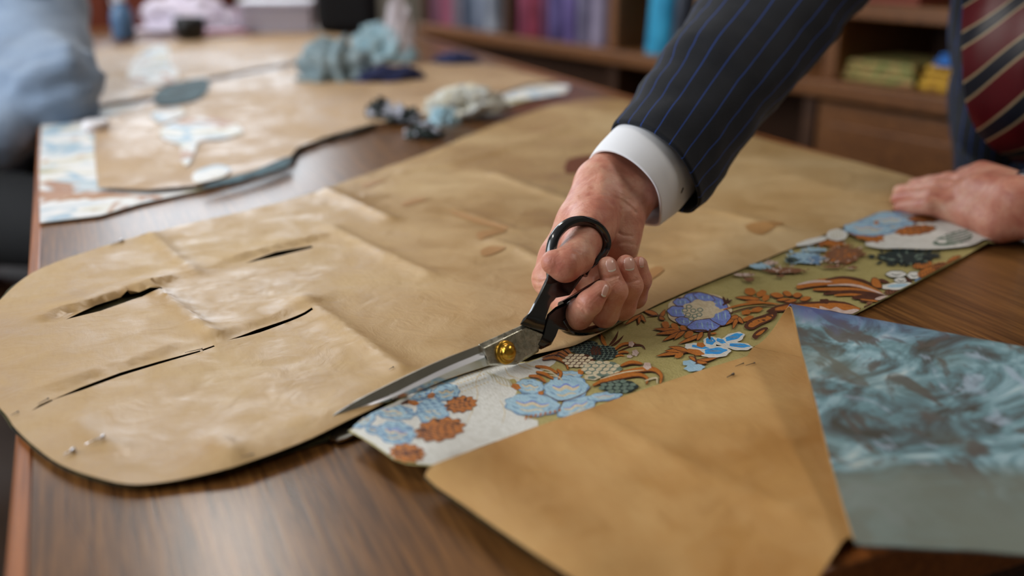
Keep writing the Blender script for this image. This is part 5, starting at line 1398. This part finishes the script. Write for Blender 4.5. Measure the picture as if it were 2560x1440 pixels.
# chair
cc = Vector((.85, 3.68, 0)); t = empty('wooden_chair', cc, 'reddish wooden chair behind the far right corner of the table', 'chair')
Mc = Matrix.Translation(cc) @ Matrix.Rotation(-.2, 4, 'Z')
o = MB().box(-.21, .21, -.21, .21, .43, .46, Mc).build('seat', M_red, t); bevel(o, .01, 3)
for sx_ in (-.19, .19):
    MB().tube([Mc @ Vector((sx_, -.19, 0)), Mc @ Vector((sx_, -.19, .43))], [.015, .02], 12).build('leg', M_red, t, True)
    MB().tube([Mc @ Vector((sx_, .20, 0)), Mc @ Vector((sx_, .19, .45)), Mc @ Vector((sx_, .24, .96))], [.016, .02, .016], 12).build('leg', M_red, t, True)
o = MB().box(-.19, .19, .215, .245, .84, .95, Mc).build('backrest', M_red, t); bevel(o, .008, 3)
o = MB().box(-.18, .18, .205, .23, .64, .70, Mc).build('back_rail', M_red, t); bevel(o, .008, 3)

# ------------------------------------------------------------------ seated person at the left side of the table
M_sweat = mat('grey_blue_knit', rgb(132, 150, 176), 0.9, spec=.2); g = NT(M_sweat)
g.color(g.ramp(g.noise(g.coord(), 9, 4), [(.35, rgb(112, 130, 154)), (.65, rgb(138, 156, 180))])); g.bump(g.noise(g.coord((300, 300, 500)), 1, 3), .4, .002); g.b.inputs['Sheen Weight'].default_value = .3
sc_ = C3(20, -170, 1.82, .080); el_ = Z3(146, 214, .052, .050); wr_ = C3(14, 338, 1.50, .040)
ch = [
    [sc_, C3(75, 20, 1.80, .088), C3(110, 130, 1.74, .068), el_], [el_, C3(95, 262, 1.62, .048), wr_],
    [C3(75, 60, 1.80, .06), C3(50, 240, 1.60, .045)],
    [C3(20, -170, 1.85, .09), C3(-250, -190, 1.95, .10), C3(-520, -170, 2.05, .08)],
    [C3(-150, -120, 1.92, .17), C3(-120, 120, 1.90, .16), C3(-160, 420, 2.0, .17)]]
sv, sf = coarse(ch, .009, .05)
sv2 = []
for p in sv:
    q = Vector(p); n_ = noise.noise(Vector((q.x * 9, q.y * 9, q.z * 26))); n2_ = noise.noise(Vector((q.x * 22, q.y * 22 + 4, q.z * 40)))
    sv2.append(tuple(q + (q - Vector(el_[0])).normalized() * (.030 * (.35 - abs(n_)) + .014 * n2_)))
sit = empty('person', (-.45, 2.1, 0), 'seated person in grey blue sweater leaning an elbow on the table', 'person')
bc = [
    [C3(20, -170, 1.84, .05), C3(75, 20, 1.80, .045), (el_[0], .026), C3(10, 336, 1.50, .018), C3(-50, 352, 1.48, .018)],
    [C3(20, -170, 1.85, .05), C3(-250, -190, 1.95, .08), C3(-520, -170, 2.05, .05)], [C3(-180, -120, 1.95, .12), C3(-160, 420, 2.0, .13)],
    [C3(-230, -260, 1.93, .055), C3(-210, -370, 1.90, .055), C3(-190, -430, 1.88, .085), C3(-190, -490, 1.88, .09)]]
bv_, bf = coarse(bc, .009, .02)
w0 = PD(-22, 345, 1.49); w1 = PD(-115, 385, 1.46); hd = (w1 - w0).normalized(); hs = hd.cross(Vector((0, 0, 1))).normalized(); hu = hs.cross(hd)
hq = lambda a, b, c, r: (tuple(w0 + hd * a + hs * b + hu * c), r)
pm = [[hq(0, 0, 0, .024), hq(.05, .018, 0, .017), hq(.095, .028, 0, .011)], [hq(0, 0, 0, .024), hq(.05, -.015, 0, .017), hq(.09, -.028, 0, .011)], [hq(.02, 0, 0, .018), hq(.09, 0, 0, .013)]]
fg = [[hq(.09, -.030 + .020 * k, 0, .0105), hq(.125 + .006 * (k in (1, 2)), -.032 + .021 * k, -.006, .009), hq(.150 + .012 * (k in (1, 2)), -.032 + .021 * k, -.022, .0075)] for k in range(4)] + [[hq(.03, .030, -.004, .014), hq(.06, .050, -.012, .011), hq(.085, .055, -.022, .009)]]
lo, X = grid([p for c in pm + fg for p in c], .0025, .004); v1_, f1_ = surface_nets(hand_sdf(X, pm, fg), lo, .0025); del X
bv_, bf = joinV([(bv_, bf), (v1_, f1_)])
link('body', mesh_of('body', bv_.tolist(), bf.tolist()), M_skin, sit)
link('sweater', mesh_of('sweater', sv2, sf.tolist()), M_sweat, sit)
hp = Vector(C3(-160, 420, 2.0, 1)[0])
tr, tf = coarse([[((hp.x, hp.y, .50), .15), ((hp.x + .0, hp.y, .60), .15)], [((hp.x + .02, hp.y - .10, .52), .10), ((hp.x + .30, hp.y - .42, .54), .075), ((hp.x + .30, hp.y - .44, .08), .055)],
                 [((hp.x + .02, hp.y + .10, .52), .10), ((hp.x + .36, hp.y - .05, .54), .075), ((hp.x + .34, hp.y - .06, .08), .055)]], .012, .04)
link('trousers', mesh_of('trousers', tr.tolist(), tf.tolist()), mat('black_cloth', rgb(12, 12, 14), .9), sit)
for dx, dy in ((.30, -.44), (.34, -.06)):
    sv, sf = coarse([[((hp.x + dx, hp.y + dy, .045), .040), ((hp.x + dx + .14, hp.y + dy - .05, .035), .032)]], .008, .01); link('shoe', mesh_of('shoe', sv.tolist(), sf.tolist()), M_leather, sit)
hc = Vector(C3(-190, -480, 1.90, 1)[0]); sv, sf = coarse([[((hc.x - .01, hc.y + .02, hc.z), .098), ((hc.x - .02, hc.y + .03, hc.z + .03), .098)]], .008, .01)
link('hair', mesh_of('hair', sv.tolist(), sf.tolist()), mat('brown_hair', rgb(70, 50, 36), .7), sit)
t = empty('stool', (hp.x, hp.y, 0), 'round wooden stool under the seated person', 'stool')
MB().lathe(Matrix.Translation((hp.x, hp.y, .30)), [(.15, 0), (.17, .01), (.17, .045), (.15, .05)], 32).build('seat', M_dark, t, True)
for k in range(4):
    an = k * R90 + .78; MB().tube([(hp.x + .12 * math.cos(an), hp.y + .12 * math.sin(an), .30), (hp.x + .17 * math.cos(an), hp.y + .17 * math.sin(an), 0)], .015).build('leg', M_dark, t, True)
